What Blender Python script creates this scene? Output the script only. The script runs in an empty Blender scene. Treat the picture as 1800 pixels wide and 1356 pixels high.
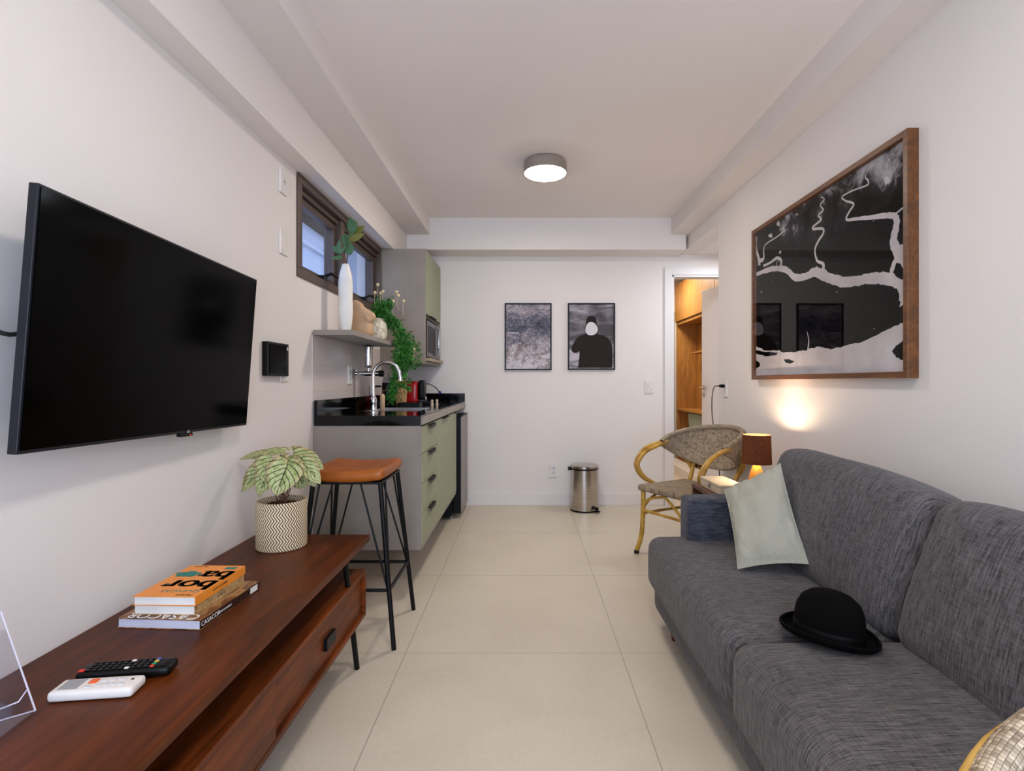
import bpy, bmesh, math, random
from mathutils import Vector, Matrix, noise
random.seed(7)
PI = math.pi
SC = bpy.context.scene
COL = SC.collection
F = 945.0; CX = 923.0; CY = 672.0; CH = 1.133
V = Vector

# ------------------------------------------------------------------ materials
def lin(c):
    r = []
    for x in c[:3]:
        x /= 255.0
        r.append(x/12.92 if x <= .04045 else ((x+.055)/1.055)**2.4)
    return (r[0], r[1], r[2], 1.0)

class NT:
    def __init__(s, name):
        s.m = bpy.data.materials.new(name); s.m.use_nodes = True
        s.t = s.m.node_tree; s.t.nodes.clear()
        s.out = s.n('ShaderNodeOutputMaterial')
    def n(s, typ, **kw):
        nd = s.t.nodes.new(typ)
        for k, v in kw.items():
            if k.startswith('_'): setattr(nd, k[1:], v)
        return nd
    def l(s, a, b): s.t.links.new(a, b)
    def principled(s, color=None, rough=.5, metal=0, spec=.5, **kw):
        p = s.n('ShaderNodeBsdfPrincipled')
        if color is not None:
            if isinstance(color, tuple): p.inputs['Base Color'].default_value = color
            else: s.l(color, p.inputs['Base Color'])
        if isinstance(rough, (int, float)): p.inputs['Roughness'].default_value = rough
        else: s.l(rough, p.inputs['Roughness'])
        p.inputs['Metallic'].default_value = metal
        p.inputs['Specular IOR Level'].default_value = spec
        for k, v in kw.items(): p.inputs[k].default_value = v
        s.l(p.outputs[0], s.out.inputs[0])
        s.p = p
        return p
    def coord(s, kind='Object', scale=(1,1,1), rot=(0,0,0), loc=(0,0,0)):
        tc = s.n('ShaderNodeTexCoord'); mp = s.n('ShaderNodeMapping')
        mp.inputs['Scale'].default_value = scale; mp.inputs['Rotation'].default_value = rot; mp.inputs['Location'].default_value = loc
        s.l(tc.outputs[kind], mp.inputs[0]); return mp.outputs[0]
    def noise(s, co, scale=5, detail=3, rough=.5, dist=0):
        nd = s.n('ShaderNodeTexNoise'); s.l(co, nd.inputs['Vector'])
        nd.inputs['Scale'].default_value = scale; nd.inputs['Detail'].default_value = detail
        nd.inputs['Roughness'].default_value = rough; nd.inputs['Distortion'].default_value = dist
        return nd.outputs['Fac']
    def ramp(s, fac, stops):
        r = s.n('ShaderNodeValToRGB'); s.l(fac, r.inputs[0])
        e = r.color_ramp.elements
        while len(e) < len(stops): e.new(.5)
        for i, (p, c) in enumerate(stops):
            e[i].position = p; e[i].color = c if len(c) == 4 else lin(c)
        return r.outputs[0]
    def mix(s, fac, a, b, mode='MIX'):
        m = s.n('ShaderNodeMix', _data_type='RGBA', _blend_type=mode)
        for v, i in ((fac, 0), (a, 6), (b, 7)):
            if isinstance(v, (int, float, tuple)): m.inputs[i].default_value = v
            else: s.l(v, m.inputs[i])
        return m.outputs[2]
    def math(s, op, a, b=None, c=None):
        m = s.n('ShaderNodeMath', _operation=op)
        for i, v in enumerate((a, b, c)):
            if v is None: continue
            if isinstance(v, (int, float)): m.inputs[i].default_value = v
            else: s.l(v, m.inputs[i])
        return m.outputs[0]
    def sep(s, co):
        x = s.n('ShaderNodeSeparateXYZ'); s.l(co, x.inputs[0]); return x.outputs
    def bump(s, h, strength=.3, dist=.005):
        b = s.n('ShaderNodeBump'); b.inputs['Strength'].default_value = strength; b.inputs['Distance'].default_value = dist
        s.l(h, b.inputs['Height']); s.l(b.outputs[0], s.p.inputs['Normal'])

def plain(name, c, rough=.5, metal=0, spec=.5, **kw):
    t = NT(name); 
    co = t.coord(); nz = t.noise(co, 14, 2)
    a = lin(c); d = tuple(min(1, x*1.05) for x in a[:3])+(1,); e = tuple(x*.94 for x in a[:3])+(1,)
    col = t.ramp(nz, [(.3, e), (.7, d)])
    t.principled(col, rough, metal, spec, **kw)
    return t.m
def paint(name, c, rough=.7):
    t = NT(name); co = t.coord(); nz = t.noise(co, 1.3, 2); fine = t.noise(co, 180, 2)
    a = lin(c); col = t.ramp(nz, [(.3, tuple(x*.975 for x in a[:3])+(1,)), (.7, a)])
    t.principled(col, rough, 0, .3); t.bump(fine, .06, .002); return t.m
def wood(name, dark, light, axis='y', scale=1.0, rough=.4, spec=.5, contrast=(.3,.72), coat=0):
    t = NT(name)
    s = {'x': (1.2, 14, 14), 'y': (14, 1.2, 14), 'z': (14, 14, 1.2)}[axis]
    co = t.coord(scale=tuple(v*scale for v in s))
    a = t.noise(co, 1.0, 5, .6, 1.2); b = t.noise(co, 5.0, 4, .6, .4)
    c1 = t.ramp(a, [(contrast[0], lin(dark)), (contrast[1], lin(light))])
    c2 = t.ramp(b, [(.35, (.72,.72,.72,1)), (.65, (1.12,1.12,1.12,1))])
    t.principled(t.mix(1.0, c1, c2, 'MULTIPLY'), rough, 0, spec)
    t.p.inputs['Coat Weight'].default_value = coat; t.p.inputs['Coat Roughness'].default_value = .25
    t.bump(b, .08, .002); return t.m
def fabric(name, dark, light, sc=(25,350,25), sc2=None, rough=.95, bump=.5, kind='Object', lo=.32, hi=.72):
    t = NT(name)
    a = t.noise(t.coord(kind, scale=sc), 1.0, 3, .7)
    b = t.noise(t.coord(kind, scale=sc2 or (sc[1], sc[0], sc[1])), 1.0, 2, .6)
    big = t.noise(t.coord(kind), 3.0, 2)
    f = t.math('ADD', t.math('MULTIPLY', a, .72), t.math('MULTIPLY', b, .28))
    c = t.ramp(f, [(lo, lin(dark)), (hi, lin(light))])
    c = t.mix(1.0, c, t.ramp(big, [(.3, (.9,.9,.9,1)), (.7, (1.08,1.08,1.08,1))]), 'MULTIPLY')
    t.principled(c, rough, 0, .15); t.p.inputs['Sheen Weight'].default_value = .12
    t.bump(f, bump, .003); return t.m
def weave(name, kind, k=.0045, dark=(74,58,44), light=(176,158,132)):
    t = NT(name); co = t.coord(kind, scale=(1/k, 1/k, 1/k))
    tc = t.sep(co)
    if kind == 'UV': u, v = tc[0], tc[1]
    else: u, v = tc[0], tc[1]
    w = {}
    def cell(a, b, sa, sb):
        cm = t.n('ShaderNodeCombineXYZ')
        t.l(t.math('MULTIPLY', t.math('FLOOR', a), sa), cm.inputs[0]); t.l(t.math('MULTIPLY', b, sb), cm.inputs[1])
        n = t.n('ShaderNodeTexNoise'); n.inputs['Scale'].default_value = 1; n.inputs['Detail'].default_value = 2
        t.l(cm.outputs[0], n.inputs['Vector']); return n.outputs['Fac']
    warp = cell(u, v, 7.31, .12); weft = cell(v, u, 5.77, .12)
    su = t.math('SINE', t.math('MULTIPLY', u, PI)); sv = t.math('SINE', t.math('MULTIPLY', v, PI))
    chk = t.math('GREATER_THAN', t.math('MULTIPLY', su, sv), 0)
    su = t.math('ABSOLUTE', su); sv = t.math('ABSOLUTE', sv)
    c1 = t.ramp(warp, [(.32, lin(dark)), (.66, lin(light))]); c2 = t.ramp(weft, [(.32, lin(dark)), (.66, lin(light))])
    col = t.mix(chk, c1, c2)
    hgt = t.math('MULTIPLY', su, sv)
    col = t.mix(t.math('LESS_THAN', t.math('MINIMUM', su, sv), .13), col, lin((78,62,50)))
    t.principled(col, .8, 0, .25); t.bump(hgt, .6, k*.3); return t.m

def chrome(name, c=(215,215,220), r=.12): return plain(name, c, r, 1.0)

M = {}
M['wall'] = paint('wall_paint', (230,223,218))
M['ceil'] = paint('ceiling_paint', (240,232,227))
M['trimw'] = paint('white_trim_paint', (228,222,220), .45)
M['doorw'] = paint('door_paint', (226,228,238), .4)
# floor tiles with thin joints
t = NT('porcelain_floor'); co = t.coord(); xyz = t.sep(co)
def joint(v, off, per=.9, w=.0022):
    f = t.math('FRACT', t.math('DIVIDE', t.math('SUBTRACT', v, off), per))
    d = t.math('ABSOLUTE', t.math('SUBTRACT', f, .5))
    return t.math('GREATER_THAN', d, .5 - w/per)
j = t.math('MAXIMUM', joint(xyz[0], .4007), joint(xyz[1], 2.246))
n1 = t.noise(co, 2.2, 5, .6, .5); n2 = t.noise(co, 60, 3)
c = t.ramp(n1, [(.3, lin((203,190,170))), (.7, lin((212,200,181)))])
c = t.mix(1, c, t.ramp(n2, [(.3, (.96,.96,.96,1)), (.7, (1.02,1.02,1.02,1))]), 'MULTIPLY')
c = t.mix(j, c, lin((170,156,138)))
t.principled(c, t.ramp(n1, [(.2, (.34,.34,.34,1)), (.8, (.46,.46,.46,1))]), 0, .45)
M['floor'] = t.m
# tiled splashback
t = NT('splash_tile'); co = t.coord(); xyz = t.sep(co)
j = t.math('MAXIMUM', joint(xyz[1], .01, .025, .0012), joint(xyz[2], .03, .15, .0012))
c = t.mix(j, lin((212,201,196)), lin((190,178,172)))
t.principled(c, .3, 0, .5); M['splash'] = t.m
M['taupe'] = fabric('taupe_laminate', (138,128,118), (152,142,131), (60,60,300), rough=.55, bump=.02)
M['sage'] = plain('sage_lacquer', (152,156,128), .5, 0, .3)
M['lightwood'] = wood('light_wood_board', (150,132,105), (176,158,128), 'y')
t = NT('black_granite'); co = t.coord(); n = t.noise(co, 220, 2)
t.principled(t.ramp(n, [(.62, lin((4,4,4))), (.75, lin((26,26,30)))]), .08, 0, .3); M['granite'] = t.m
M['walnut'] = wood('dark_walnut', (42,17,5), (108,49,12), 'y', .8, .38, .16, (.2,.8), 0)
M['walnut_front'] = wood('walnut_front', (56,23,7), (134,64,20), 'y', .8, .4, .2, (.3,.7), 0)
M['tablewood'] = wood('side_table_wood', (70,42,26), (112,72,46), 'y', 1, .5)
M['oak'] = wood('wardrobe_oak', (158,108,50), (190,136,70), 'z', .9, .5)
M['artframe'] = wood('frame_wood', (84,48,20), (124,76,36), 'y', 1.4, .4)
M['blackmetal'] = plain('black_metal', (7,7,8), .45, 0, .22)
M['black'] = plain('black_plastic', (8,8,8), .4, 0, .2)
M['blackgloss'] = plain('black_gloss', (5,5,5), .15, 0, .2)
M['rubber'] = plain('black_rubber', (18,18,18), .8)
M['screen'] = plain('tv_screen', (1,1,1), .12, 0, .04)
M['bezel'] = plain('tv_bezel', (20,21,30), .35, 0, .3)
M['chrome'] = chrome('polished_chrome')
t = NT('brushed_steel'); n = t.noise(t.coord(scale=(3,3,260)), 1, 2)
t.principled(t.ramp(n, [(.3, lin((176,168,160))), (.7, lin((200,194,188)))]), .24, 1.0); M['steel'] = t.m
M['fridge'] = plain('fridge_steel', (150,140,136), .38, .8)
M['bronze'] = plain('window_bronze', (88,72,62), .45, .3)
M['whiteplastic'] = plain('white_plastic', (226,219,213), .4, 0, .3)
M['ceramic'] = plain('white_ceramic', (232,229,222), .45)
M['beige'] = plain('beige_clay', (196,160,124), .8)
M['leaf'] = plain('eucalyptus_leaf', (70,104,62), .5)
M['leafgold'] = plain('olive_leaf', (112,112,42), .5)
M['stem'] = plain('brown_stem', (104,66,44), .7)
t = NT('fern_green'); n = t.noise(t.coord(), 60, 2)
t.principled(t.ramp(n, [(.3, lin((12,58,12))), (.5, lin((34,112,28))), (.72, lin((96,160,62)))]), .5, 0, .4); M['fern'] = t.m
M['bud'] = plain('cream_bud', (214,196,150), .7)
M['lampgrey'] = plain('lamp_taupe', (150,138,126), .5)
M['cord'] = plain('black_cord', (16,18,17), .5)
M['paper'] = fabric('page_edges', (206,202,196), (232,229,222), (10,10,900), rough=.8, bump=.05)
M['papercool'] = fabric('cool_page_edges', (186,186,204), (216,216,228), (10,10,900), rough=.5, bump=.05)
M['orange'] = plain('orange_cover', (236,142,46), .4)
M['ink'] = plain('black_ink', (24,22,22), .5)
M['teal'] = plain('teal_ink', (12,118,108), .5)
M['whiteink'] = plain('white_ink', (238,234,228), .5)
M['redplastic'] = plain('red_plastic', (168,12,16), .25)
M['btn_red'] = plain('red_button', (216,44,24), .4)
M['btn_orange'] = plain('orange_button', (232,96,36), .4)
M['btn_green'] = plain('green_button', (20,140,96), .4)
M['btn_yellow'] = plain('yellow_button', (224,190,60), .4)
M['btn_blue'] = plain('blue_button', (60,90,180), .4)
M['lcd'] = plain('grey_lcd', (150,150,152), .25)
M['greybtn'] = plain('pale_button', (206,206,210), .5)
M['concretewall'] = paint('exterior_plaster', (176,180,188))
M['darkbeam'] = plain('exterior_dark_band', (14,15,19), .8, 0, .1)
M['greenchair'] = fabric('sage_upholstery', (128,138,124), (152,160,146), (120,120,120), bump=.2)
M['darkgreen'] = plain('dark_green_panel', (58,66,58), .6)
M['sofa'] = fabric('charcoal_weave_seat', (30,28,29), (122,117,117), (22,300,22), rough=.95)
M['sofaback'] = fabric('charcoal_weave_back', (28,27,29), (122,118,120), (22,260,22))
M['sofaarm'] = fabric('blue_grey_weave_arm', (28,30,38), (92,94,106), (22,22,260))
M['pillow'] = None
t = NT('sage_knit'); co = t.coord('UV', scale=(1,1,1)); xyz = t.sep(co)
w = t.math('SINE', t.math('MULTIPLY', t.math('ADD', xyz[0], t.math('MULTIPLY', xyz[1], 1.0)), 620))
w2 = t.math('SINE', t.math('MULTIPLY', t.math('SUBTRACT', xyz[0], xyz[1]), 700))
f = t.math('ADD', t.math('MULTIPLY', w, .3), t.math('ADD', t.math('MULTIPLY', w2, .12), .5))
nz = t.noise(co, 140, 3)
f = t.math('ADD', t.math('MULTIPLY', f, .6), t.math('MULTIPLY', nz, .4))
t.principled(t.ramp(f, [(.2, lin((146,144,130))), (.8, lin((192,190,174)))]), .95, 0, .1); t.bump(f, .6, .003); M['pillow'] = t.m
t = NT('hat_felt'); n = t.noise(t.coord(), 300, 2)
t.principled(t.ramp(n, [(.3, lin((5,4,4))), (.7, lin((12,10,10)))]), .95, 0, .08); M['felt'] = t.m
M['hatband'] = plain('hat_ribbon', (7,6,6), .55, 0, .15)
M['leather'] = None
t = NT('tan_leather'); co = t.coord(); v = t.n('ShaderNodeTexVoronoi'); v.inputs['Scale'].default_value = 220; t.l(co, v.inputs['Vector'])
n = t.noise(co, 9, 3)
t.principled(t.ramp(n, [(.3, lin((136,68,18))), (.7, lin((168,92,30)))]), .4, 0, .35); t.bump(v.outputs[0], .25, .001); M['leather'] = t.m
t = NT('bamboo'); n = t.noise(t.coord(scale=(10,10,10)), 1.5, 3)
t.principled(t.ramp(n, [(.25, lin((140,96,30))), (.5, lin((190,146,58))), (.8, lin((212,174,86)))]), .35, 0, .5); M['bamboo'] = t.m
M['weaveuv'] = weave('rattan_weave_back', 'UV', .0045, (98,80,62), (202,184,158))
M['weaveob'] = weave('rattan_weave_seat', 'Object', .0045, (94,76,60), (186,168,142))
M['soil'] = None
t = NT('brown_moss'); n = t.noise(t.coord(), 90, 3)
t.principled(t.ramp(n, [(.3, lin((34,20,10))), (.7, lin((96,62,32)))]), .95, 0, .1); t.bump(n, 1, .01); M['soil'] = t.m
# pot with zigzag stripes
t = NT('zigzag_pot'); co = t.coord(); xyz = t.sep(co)
ang = t.math('ARCTAN2', xyz[1], xyz[0])
tri = t.math('PINGPONG', xyz[2], .02)
f = t.math('FRACT', t.math('ADD', t.math('MULTIPLY', ang, 56/(2*PI)), t.math('MULTIPLY', tri, 70)))
s = t.math('GREATER_THAN', f, .42)
t.principled(t.mix(s, lin((78,54,36)), lin((232,212,176))), .6, 0, .3); M['zigzag'] = t.m
# caladium leaf
t = NT('caladium_leaf'); xyz = t.sep(t.coord('UV')); co = t.coord('UV')
au = t.math('ABSOLUTE', t.math('SUBTRACT', xyz[0], .5))
rib = t.math('LESS_THAN', au, .018)
k = t.math('FRACT', t.math('MULTIPLY', t.math('SUBTRACT', xyz[1], t.math('MULTIPLY', au, .9)), 5.5))
sv = t.math('LESS_THAN', t.math('ABSOLUTE', t.math('SUBTRACT', k, .5)), .085)
vein = t.math('MAXIMUM', rib, sv)
net = t.n('ShaderNodeTexVoronoi', _feature='DISTANCE_TO_EDGE'); net.inputs['Scale'].default_value = 16; t.l(co, net.inputs['Vector'])
netm = t.math('LESS_THAN', net.outputs['Distance'], .035)
n = t.noise(co, 6, 3)
base = t.ramp(n, [(.3, lin((124,140,72))), (.5, lin((176,188,124))), (.72, lin((216,208,166)))])
edge = t.math('GREATER_THAN', au, .40)
base = t.mix(t.math('MULTIPLY', edge, .5), base, lin((196,160,120)))
base = t.mix(t.math('MULTIPLY', netm, .45), base, lin((92,84,48)))
base = t.mix(vein, base, lin((66,52,36)))
t.principled(base, .5, 0, .3); t.p.inputs['Subsurface Weight'].default_value = 0; M['caladium'] = t.m
def textured_white():
    t = NT('lumpy_white_ceramic'); v = t.n('ShaderNodeTexVoronoi'); v.inputs['Scale'].default_value = 45; t.l(t.coord(), v.inputs['Vector'])
    t.principled(t.ramp(v.outputs[0], [(.1, lin((236,230,212))), (.8, lin((184,176,150)))]), .5, 0, .4); t.bump(v.outputs[0], .8, .006); return t.m
M['lumpy'] = textured_white()
# emission
def emit(name, c, s):
    t = NT(name); e = t.n('ShaderNodeEmission'); e.inputs[0].default_value = c; e.inputs[1].default_value = s
    t.l(e.outputs[0], t.out.inputs[0]); return t.m
M['diffuser'] = emit('lamp_diffuser_glow', (1.0, .92, .83, 1), 88.0)
M['led'] = emit('standby_led', (1, .05, .02, 1), 2.0)
M['clockled'] = emit('oven_blue_led', (.3,.4,1,1), 3.0)
def glass(name, tint=(1,1,1,1), ior=1.45, rough=.0, extra=0.0, gain=.96):
    t = NT(name); tr = t.n('ShaderNodeBsdfTransparent'); tr.inputs[0].default_value = tint
    gl = t.n('ShaderNodeBsdfGlossy'); gl.inputs['Roughness'].default_value = rough
    lw = t.n('ShaderNodeLayerWeight'); lw.inputs[0].default_value = .5
    mx = t.n('ShaderNodeMixShader'); f = t.math('ADD', t.math('MULTIPLY', t.math('POWER', lw.outputs['Facing'], 5), gain), .04*(ior/1.5)+extra)
    t.l(f, mx.inputs[0]); t.l(tr.outputs[0], mx.inputs[1]); t.l(gl.outputs[0], mx.inputs[2]); t.l(mx.outputs[0], t.out.inputs[0]); return t.m
M['glass'] = glass('window_glass', (.92,.95,1,1))
M['artglass'] = glass('picture_glass', (1,1,1,1), .6, .01, gain=.42)
M['acrylic'] = glass('clear_acrylic', (.93,.92,.95,1), 1.5, .03, .05)
t = NT('acrylic_edge'); t.principled(lin((226,220,232)), .2, 0, .5); M['acryledge'] = t.m
t = NT('brown_lamp_shade'); nz = t.noise(t.coord(), 160, 3)
cc = t.ramp(nz, [(.3, lin((84,52,36))), (.7, lin((112,74,52)))])
df = t.n('ShaderNodeBsdfDiffuse'); tl = t.n('ShaderNodeBsdfTranslucent'); mx = t.n('ShaderNodeMixShader'); mx.inputs[0].default_value = .2
t.l(cc, df.inputs[0]); t.l(cc, tl.inputs[0]); t.l(df.outputs[0], mx.inputs[1]); t.l(tl.outputs[0], mx.inputs[2]); t.l(mx.outputs[0], t.out.inputs[0]); M['shade'] = t.m
M['lampbase'] = plain('amber_ceramic', (214,150,60), .35)
M['boxcream'] = plain('cream_box', (206,190,164), .7)
M['wicker'] = fabric('bamboo_canister', (160,124,80), (206,172,122), (300,300,10), bump=.2)
M['magcover'] = None
t = NT('magazine_cover'); co = t.coord(scale=(9,3,9)); n = t.noise(co, 2.2, 5, .65, 1.5)
t.principled(t.ramp(n, [(.3, lin((54,34,22))), (.5, lin((110,66,34))), (.6, lin((170,128,82))), (.75, lin((84,52,30)))]), .35, 0, .5); M['magcover'] = t.m
M['magspine'] = plain('magazine_spine', (46,20,14), .35)
t = NT('parchment_cover'); co = t.coord(scale=(6,20,20)); n = t.noise(co, 3, 5, .7, 1.5)
t.principled(t.ramp(n, [(.36, lin((84,60,34))), (.44, lin((170,134,86))), (.7, lin((196,164,114)))]), .5, 0, .4); M['parch'] = t.m
# prints
t = NT('abstract_print'); co = t.coord(); xyz = t.sep(co)
a = t.noise(t.coord(scale=(1,1,1.8)), 6, 7, .8, .4); b = t.noise(t.coord(scale=(3,1,4)), 16, 6, .8, .2)
f = t.math('ADD', t.math('MULTIPLY', a, .6), t.math('MULTIPLY', b, .4))
g = t.math('ABSOLUTE', t.math('SUBTRACT', xyz[2], .40))
f = t.math('ADD', f, t.math('SUBTRACT', t.math('MULTIPLY', g, .55), .07))
c = t.ramp(f, [(.34, lin((30,30,40))), (.45, lin((84,84,100))), (.54, lin((156,146,152))), (.62, lin((206,198,202)))])
rust = t.noise(co, 9, 5, .7); lowm = t.math('MULTIPLY', t.math('GREATER_THAN', rust, .53), t.math('LESS_THAN', xyz[2], .24))
c = t.mix(t.math('MULTIPLY', lowm, .55), c, lin((92,62,50)))
t.principled(c, .5, 0, .3); M['abstract'] = t.m
t = NT('grey_misty_print'); co = t.coord(scale=(2,1,6)); a = t.noise(co, 2.2, 3, .5, .4); z = t.sep(t.coord())[2]
f = t.math('ADD', t.math('MULTIPLY', a, .8), t.math('MULTIPLY', t.math('ABSOLUTE', t.math('SUBTRACT', z, .38)), .5))
t.principled(t.ramp(f, [(.36, lin((72,66,68))), (.5, lin((122,116,122))), (.62, lin((186,178,186)))]), .5, 0, .3); M['misty'] = t.m
M['silhouette'] = plain('dark_figure_ink', (46,40,39), .6, 0, .05)
M['facewhite'] = plain('pale_blot_ink', (214,206,210), .5)
t = NT('dark_map_print'); co = t.coord(); z = t.sep(co)[2]; a = t.noise(t.coord(scale=(1,1,1)), 5, 6, .65, .6)
f = t.math('ADD', a, t.math('MULTIPLY', t.math('SUBTRACT', z, .64), .75))
t.principled(t.ramp(f, [(.54, lin((8,6,6))), (.66, lin((44,40,42))), (.80, lin((170,166,170)))]), .5, 0, .0); M['mapdark'] = t.m
t = NT('pale_water_print'); n = t.noise(t.coord(), 6, 3)
t.principled(t.ramp(n, [(.3, lin((176,168,170))), (.7, lin((204,198,200)))]), .5, 0, .0); M['mapwhite'] = t.m

# ------------------------------------------------------------------ geometry helpers
WM = {}
class MB:
    def __init__(s): s.v = []; s.f = []; s.uv = {}; s.mi = {}; s.cur = 0
    def add(s, vs, fs, uvs=None):
        o = len(s.v); s.v += [V(p) for p in vs]
        for i, f in enumerate(fs):
            if s.cur: s.mi[len(s.f)] = s.cur
            if uvs: s.uv[len(s.f)] = [uvs[k] for k in f]
            s.f.append(tuple(k+o for k in f))
        return s
    def box(s, a, b):
        x0,y0,z0 = [min(p,q) for p,q in zip(a,b)]; x1,y1,z1 = [max(p,q) for p,q in zip(a,b)]
        return s.add([(x0,y0,z0),(x1,y0,z0),(x1,y1,z0),(x0,y1,z0),(x0,y0,z1),(x1,y0,z1),(x1,y1,z1),(x0,y1,z1)],
                     [(0,3,2,1),(4,5,6,7),(0,1,5,4),(1,2,6,5),(2,3,7,6),(3,0,4,7)])
    def prism(s, pts, lo, hi, axis='z'):
        def P(p, h): return {'z': (p[0],p[1],h), 'x': (h,p[0],p[1]), 'y': (p[0],h,p[1])}[axis]
        n = len(pts); vs = [P(p,lo) for p in pts]+[P(p,hi) for p in pts]
        return s.add(vs, [tuple(range(n))[::-1], tuple(range(n,2*n))]+[(i,(i+1)%n,n+(i+1)%n,n+i) for i in range(n)])
    def tube(s, pts, r, n=12, caps=True, up=None):
        pts = [V(p) for p in pts]; m = len(pts)
        rs = r if isinstance(r, (list,tuple)) else [r]*m
        tang = []
        for i in range(m):
            d = (pts[min(i+1,m-1)]-pts[max(i-1,0)])
            tang.append(d.normalized() if d.length > 1e-9 else V((0,0,1)))
        a = V((0,0,1)) if abs(tang[0].z) < .9 else V((1,0,0))
        nrm = tang[0].cross(a).normalized(); vs = []
        for i in range(m):
            nrm = (nrm - tang[i]*nrm.dot(tang[i])).normalized(); bn = tang[i].cross(nrm)
            for k in range(n):
                an = 2*PI*k/n; vs.append(pts[i]+(nrm*math.cos(an)+bn*math.sin(an))*rs[i])
        fs = [(i*n+k, i*n+(k+1)%n, (i+1)*n+(k+1)%n, (i+1)*n+k) for i in range(m-1) for k in range(n)]
        if caps: fs += [tuple(range(n))[::-1], tuple(range((m-1)*n, m*n))]
        return s.add(vs, fs)
    def lathe(s, prof, c=(0,0,0), n=40, squash=(1,1)):
        vs = []; c = V(c)
        for (r,z) in prof:
            for k in range(n):
                a = 2*PI*k/n; vs.append(c+V((r*math.cos(a)*squash[0], r*math.sin(a)*squash[1], z)))
        m = len(prof)
        fs = [(i*n+k, i*n+(k+1)%n, (i+1)*n+(k+1)%n, (i+1)*n+k) for i in range(m-1) for k in range(n)]
        if prof[0][0] > 1e-5: fs.append(tuple(range(n))[::-1])
        if prof[-1][0] > 1e-5: fs.append(tuple(range((m-1)*n, m*n)))
        return s.add(vs, fs)
    def grid(s, fn, nu, nv, uvf=None, wrap=False):
        vs = []; uvs = []
        for i in range(nu+1):
            for j in range(nv+1):
                u, v = i/nu, j/nv; vs.append(V(fn(u,v))); uvs.append(uvf(u,v) if uvf else (u,v))
        fs = [(i*(nv+1)+j, (i+1)*(nv+1)+j, (i+1)*(nv+1)+j+1, i*(nv+1)+j+1) for i in range(nu) for j in range(nv)]
        return s.add(vs, fs, uvs)
    def soft(s, size, r, c=(0,0,0), n=14, bulge=(0,0,0), wob=0, seed=0):
        bm = bmesh.new(); bmesh.ops.create_cube(bm, size=2)
        bmesh.ops.subdivide_edges(bm, edges=bm.edges[:], cuts=n, use_grid_fill=True)
        h = V(size)/2; rr = min(r, min(h)*.999)
        for v in bm.verts:
            q = V([math.sin(x*PI/2) if abs(x) < .9999 else x for x in v.co])
            p = V((q.x*h.x, q.y*h.y, q.z*h.z))
            inn = V([max(-(h[i]-rr), min(h[i]-rr, p[i])) for i in range(3)])
            d = p-inn
            if d.length > 1e-9: p = inn+d.normalized()*rr
            w = [1-(p[i]/h[i])**2 for i in range(3)]
            for i in range(3):
                o = [w[j] for j in range(3) if j != i]
                p[i] += math.copysign(1, p[i])*min(1, abs(p[i])/(h[i]*.6))*bulge[i]*max(0,o[0])**.6*max(0,o[1])**.6
            if wob:
                nn = noise.noise_vector(p*5+V((seed,seed*1.7,0))); p += nn*wob
            v.co = p
        bm.verts.ensure_lookup_table(); bm.verts.index_update()
        vs = [v.co+V(c) for v in bm.verts]; fs = [tuple(v.index for v in f.verts) for f in bm.faces]
        bm.free(); return s.add(vs, fs)
    def xf(s, mat):
        s.v = [mat @ p for p in s.v]; return s
    def build(s, name, mats, parent=None, loc=None, smooth=False, bevel=0, seg=2, world=True, sub=0, angle=.6, solid=0):
        me = bpy.data.meshes.new(name)
        if parent is not None: W = WM[parent.name]
        else:
            W = Matrix.Translation(V(loc)) if loc is not None else Matrix.Identity(4)
        iv = W.inverted() if world else Matrix.Identity(4)
        me.from_pydata([tuple(iv @ p) for p in s.v], [], s.f)
        mats = mats if isinstance(mats, (list,tuple)) else [mats]
        for m in mats: me.materials.append(m)
        for i, k in s.mi.items(): me.polygons[i].material_index = k
        if s.uv:
            ul = me.uv_layers.new(name='UVMap')
            for p in me.polygons:
                if p.index in s.uv:
                    for li, u in zip(p.loop_indices, s.uv[p.index]): ul.data[li].uv = u
        me.update()
        bm = bmesh.new(); bm.from_mesh(me)
        bmesh.ops.recalc_face_normals(bm, faces=bm.faces) if not s.uv else None
        bm.to_mesh(me); bm.free()
        if smooth:
            me.shade_smooth() if hasattr(me, 'shade_smooth') else None
            try: me.set_sharp_from_angle(angle=angle if smooth is True else smooth)
            except Exception: pass
        o = bpy.data.objects.new(name, me); COL.objects.link(o)
        if parent is not None: o.parent = parent; WM[o.name] = W
        else:
            if loc is not None: o.location = loc
            WM[o.name] = W
        if bevel:
            b = o.modifiers.new('bevel', 'BEVEL'); b.width = bevel; b.segments = seg; b.limit_method = 'ANGLE'
            b.harden_normals = False
        if solid:
            b = o.modifiers.new('solid', 'SOLIDIFY'); b.thickness = solid; b.offset = 0
        if sub:
            b = o.modifiers.new('sub', 'SUBSURF'); b.levels = sub; b.render_levels = sub
        return o

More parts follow.
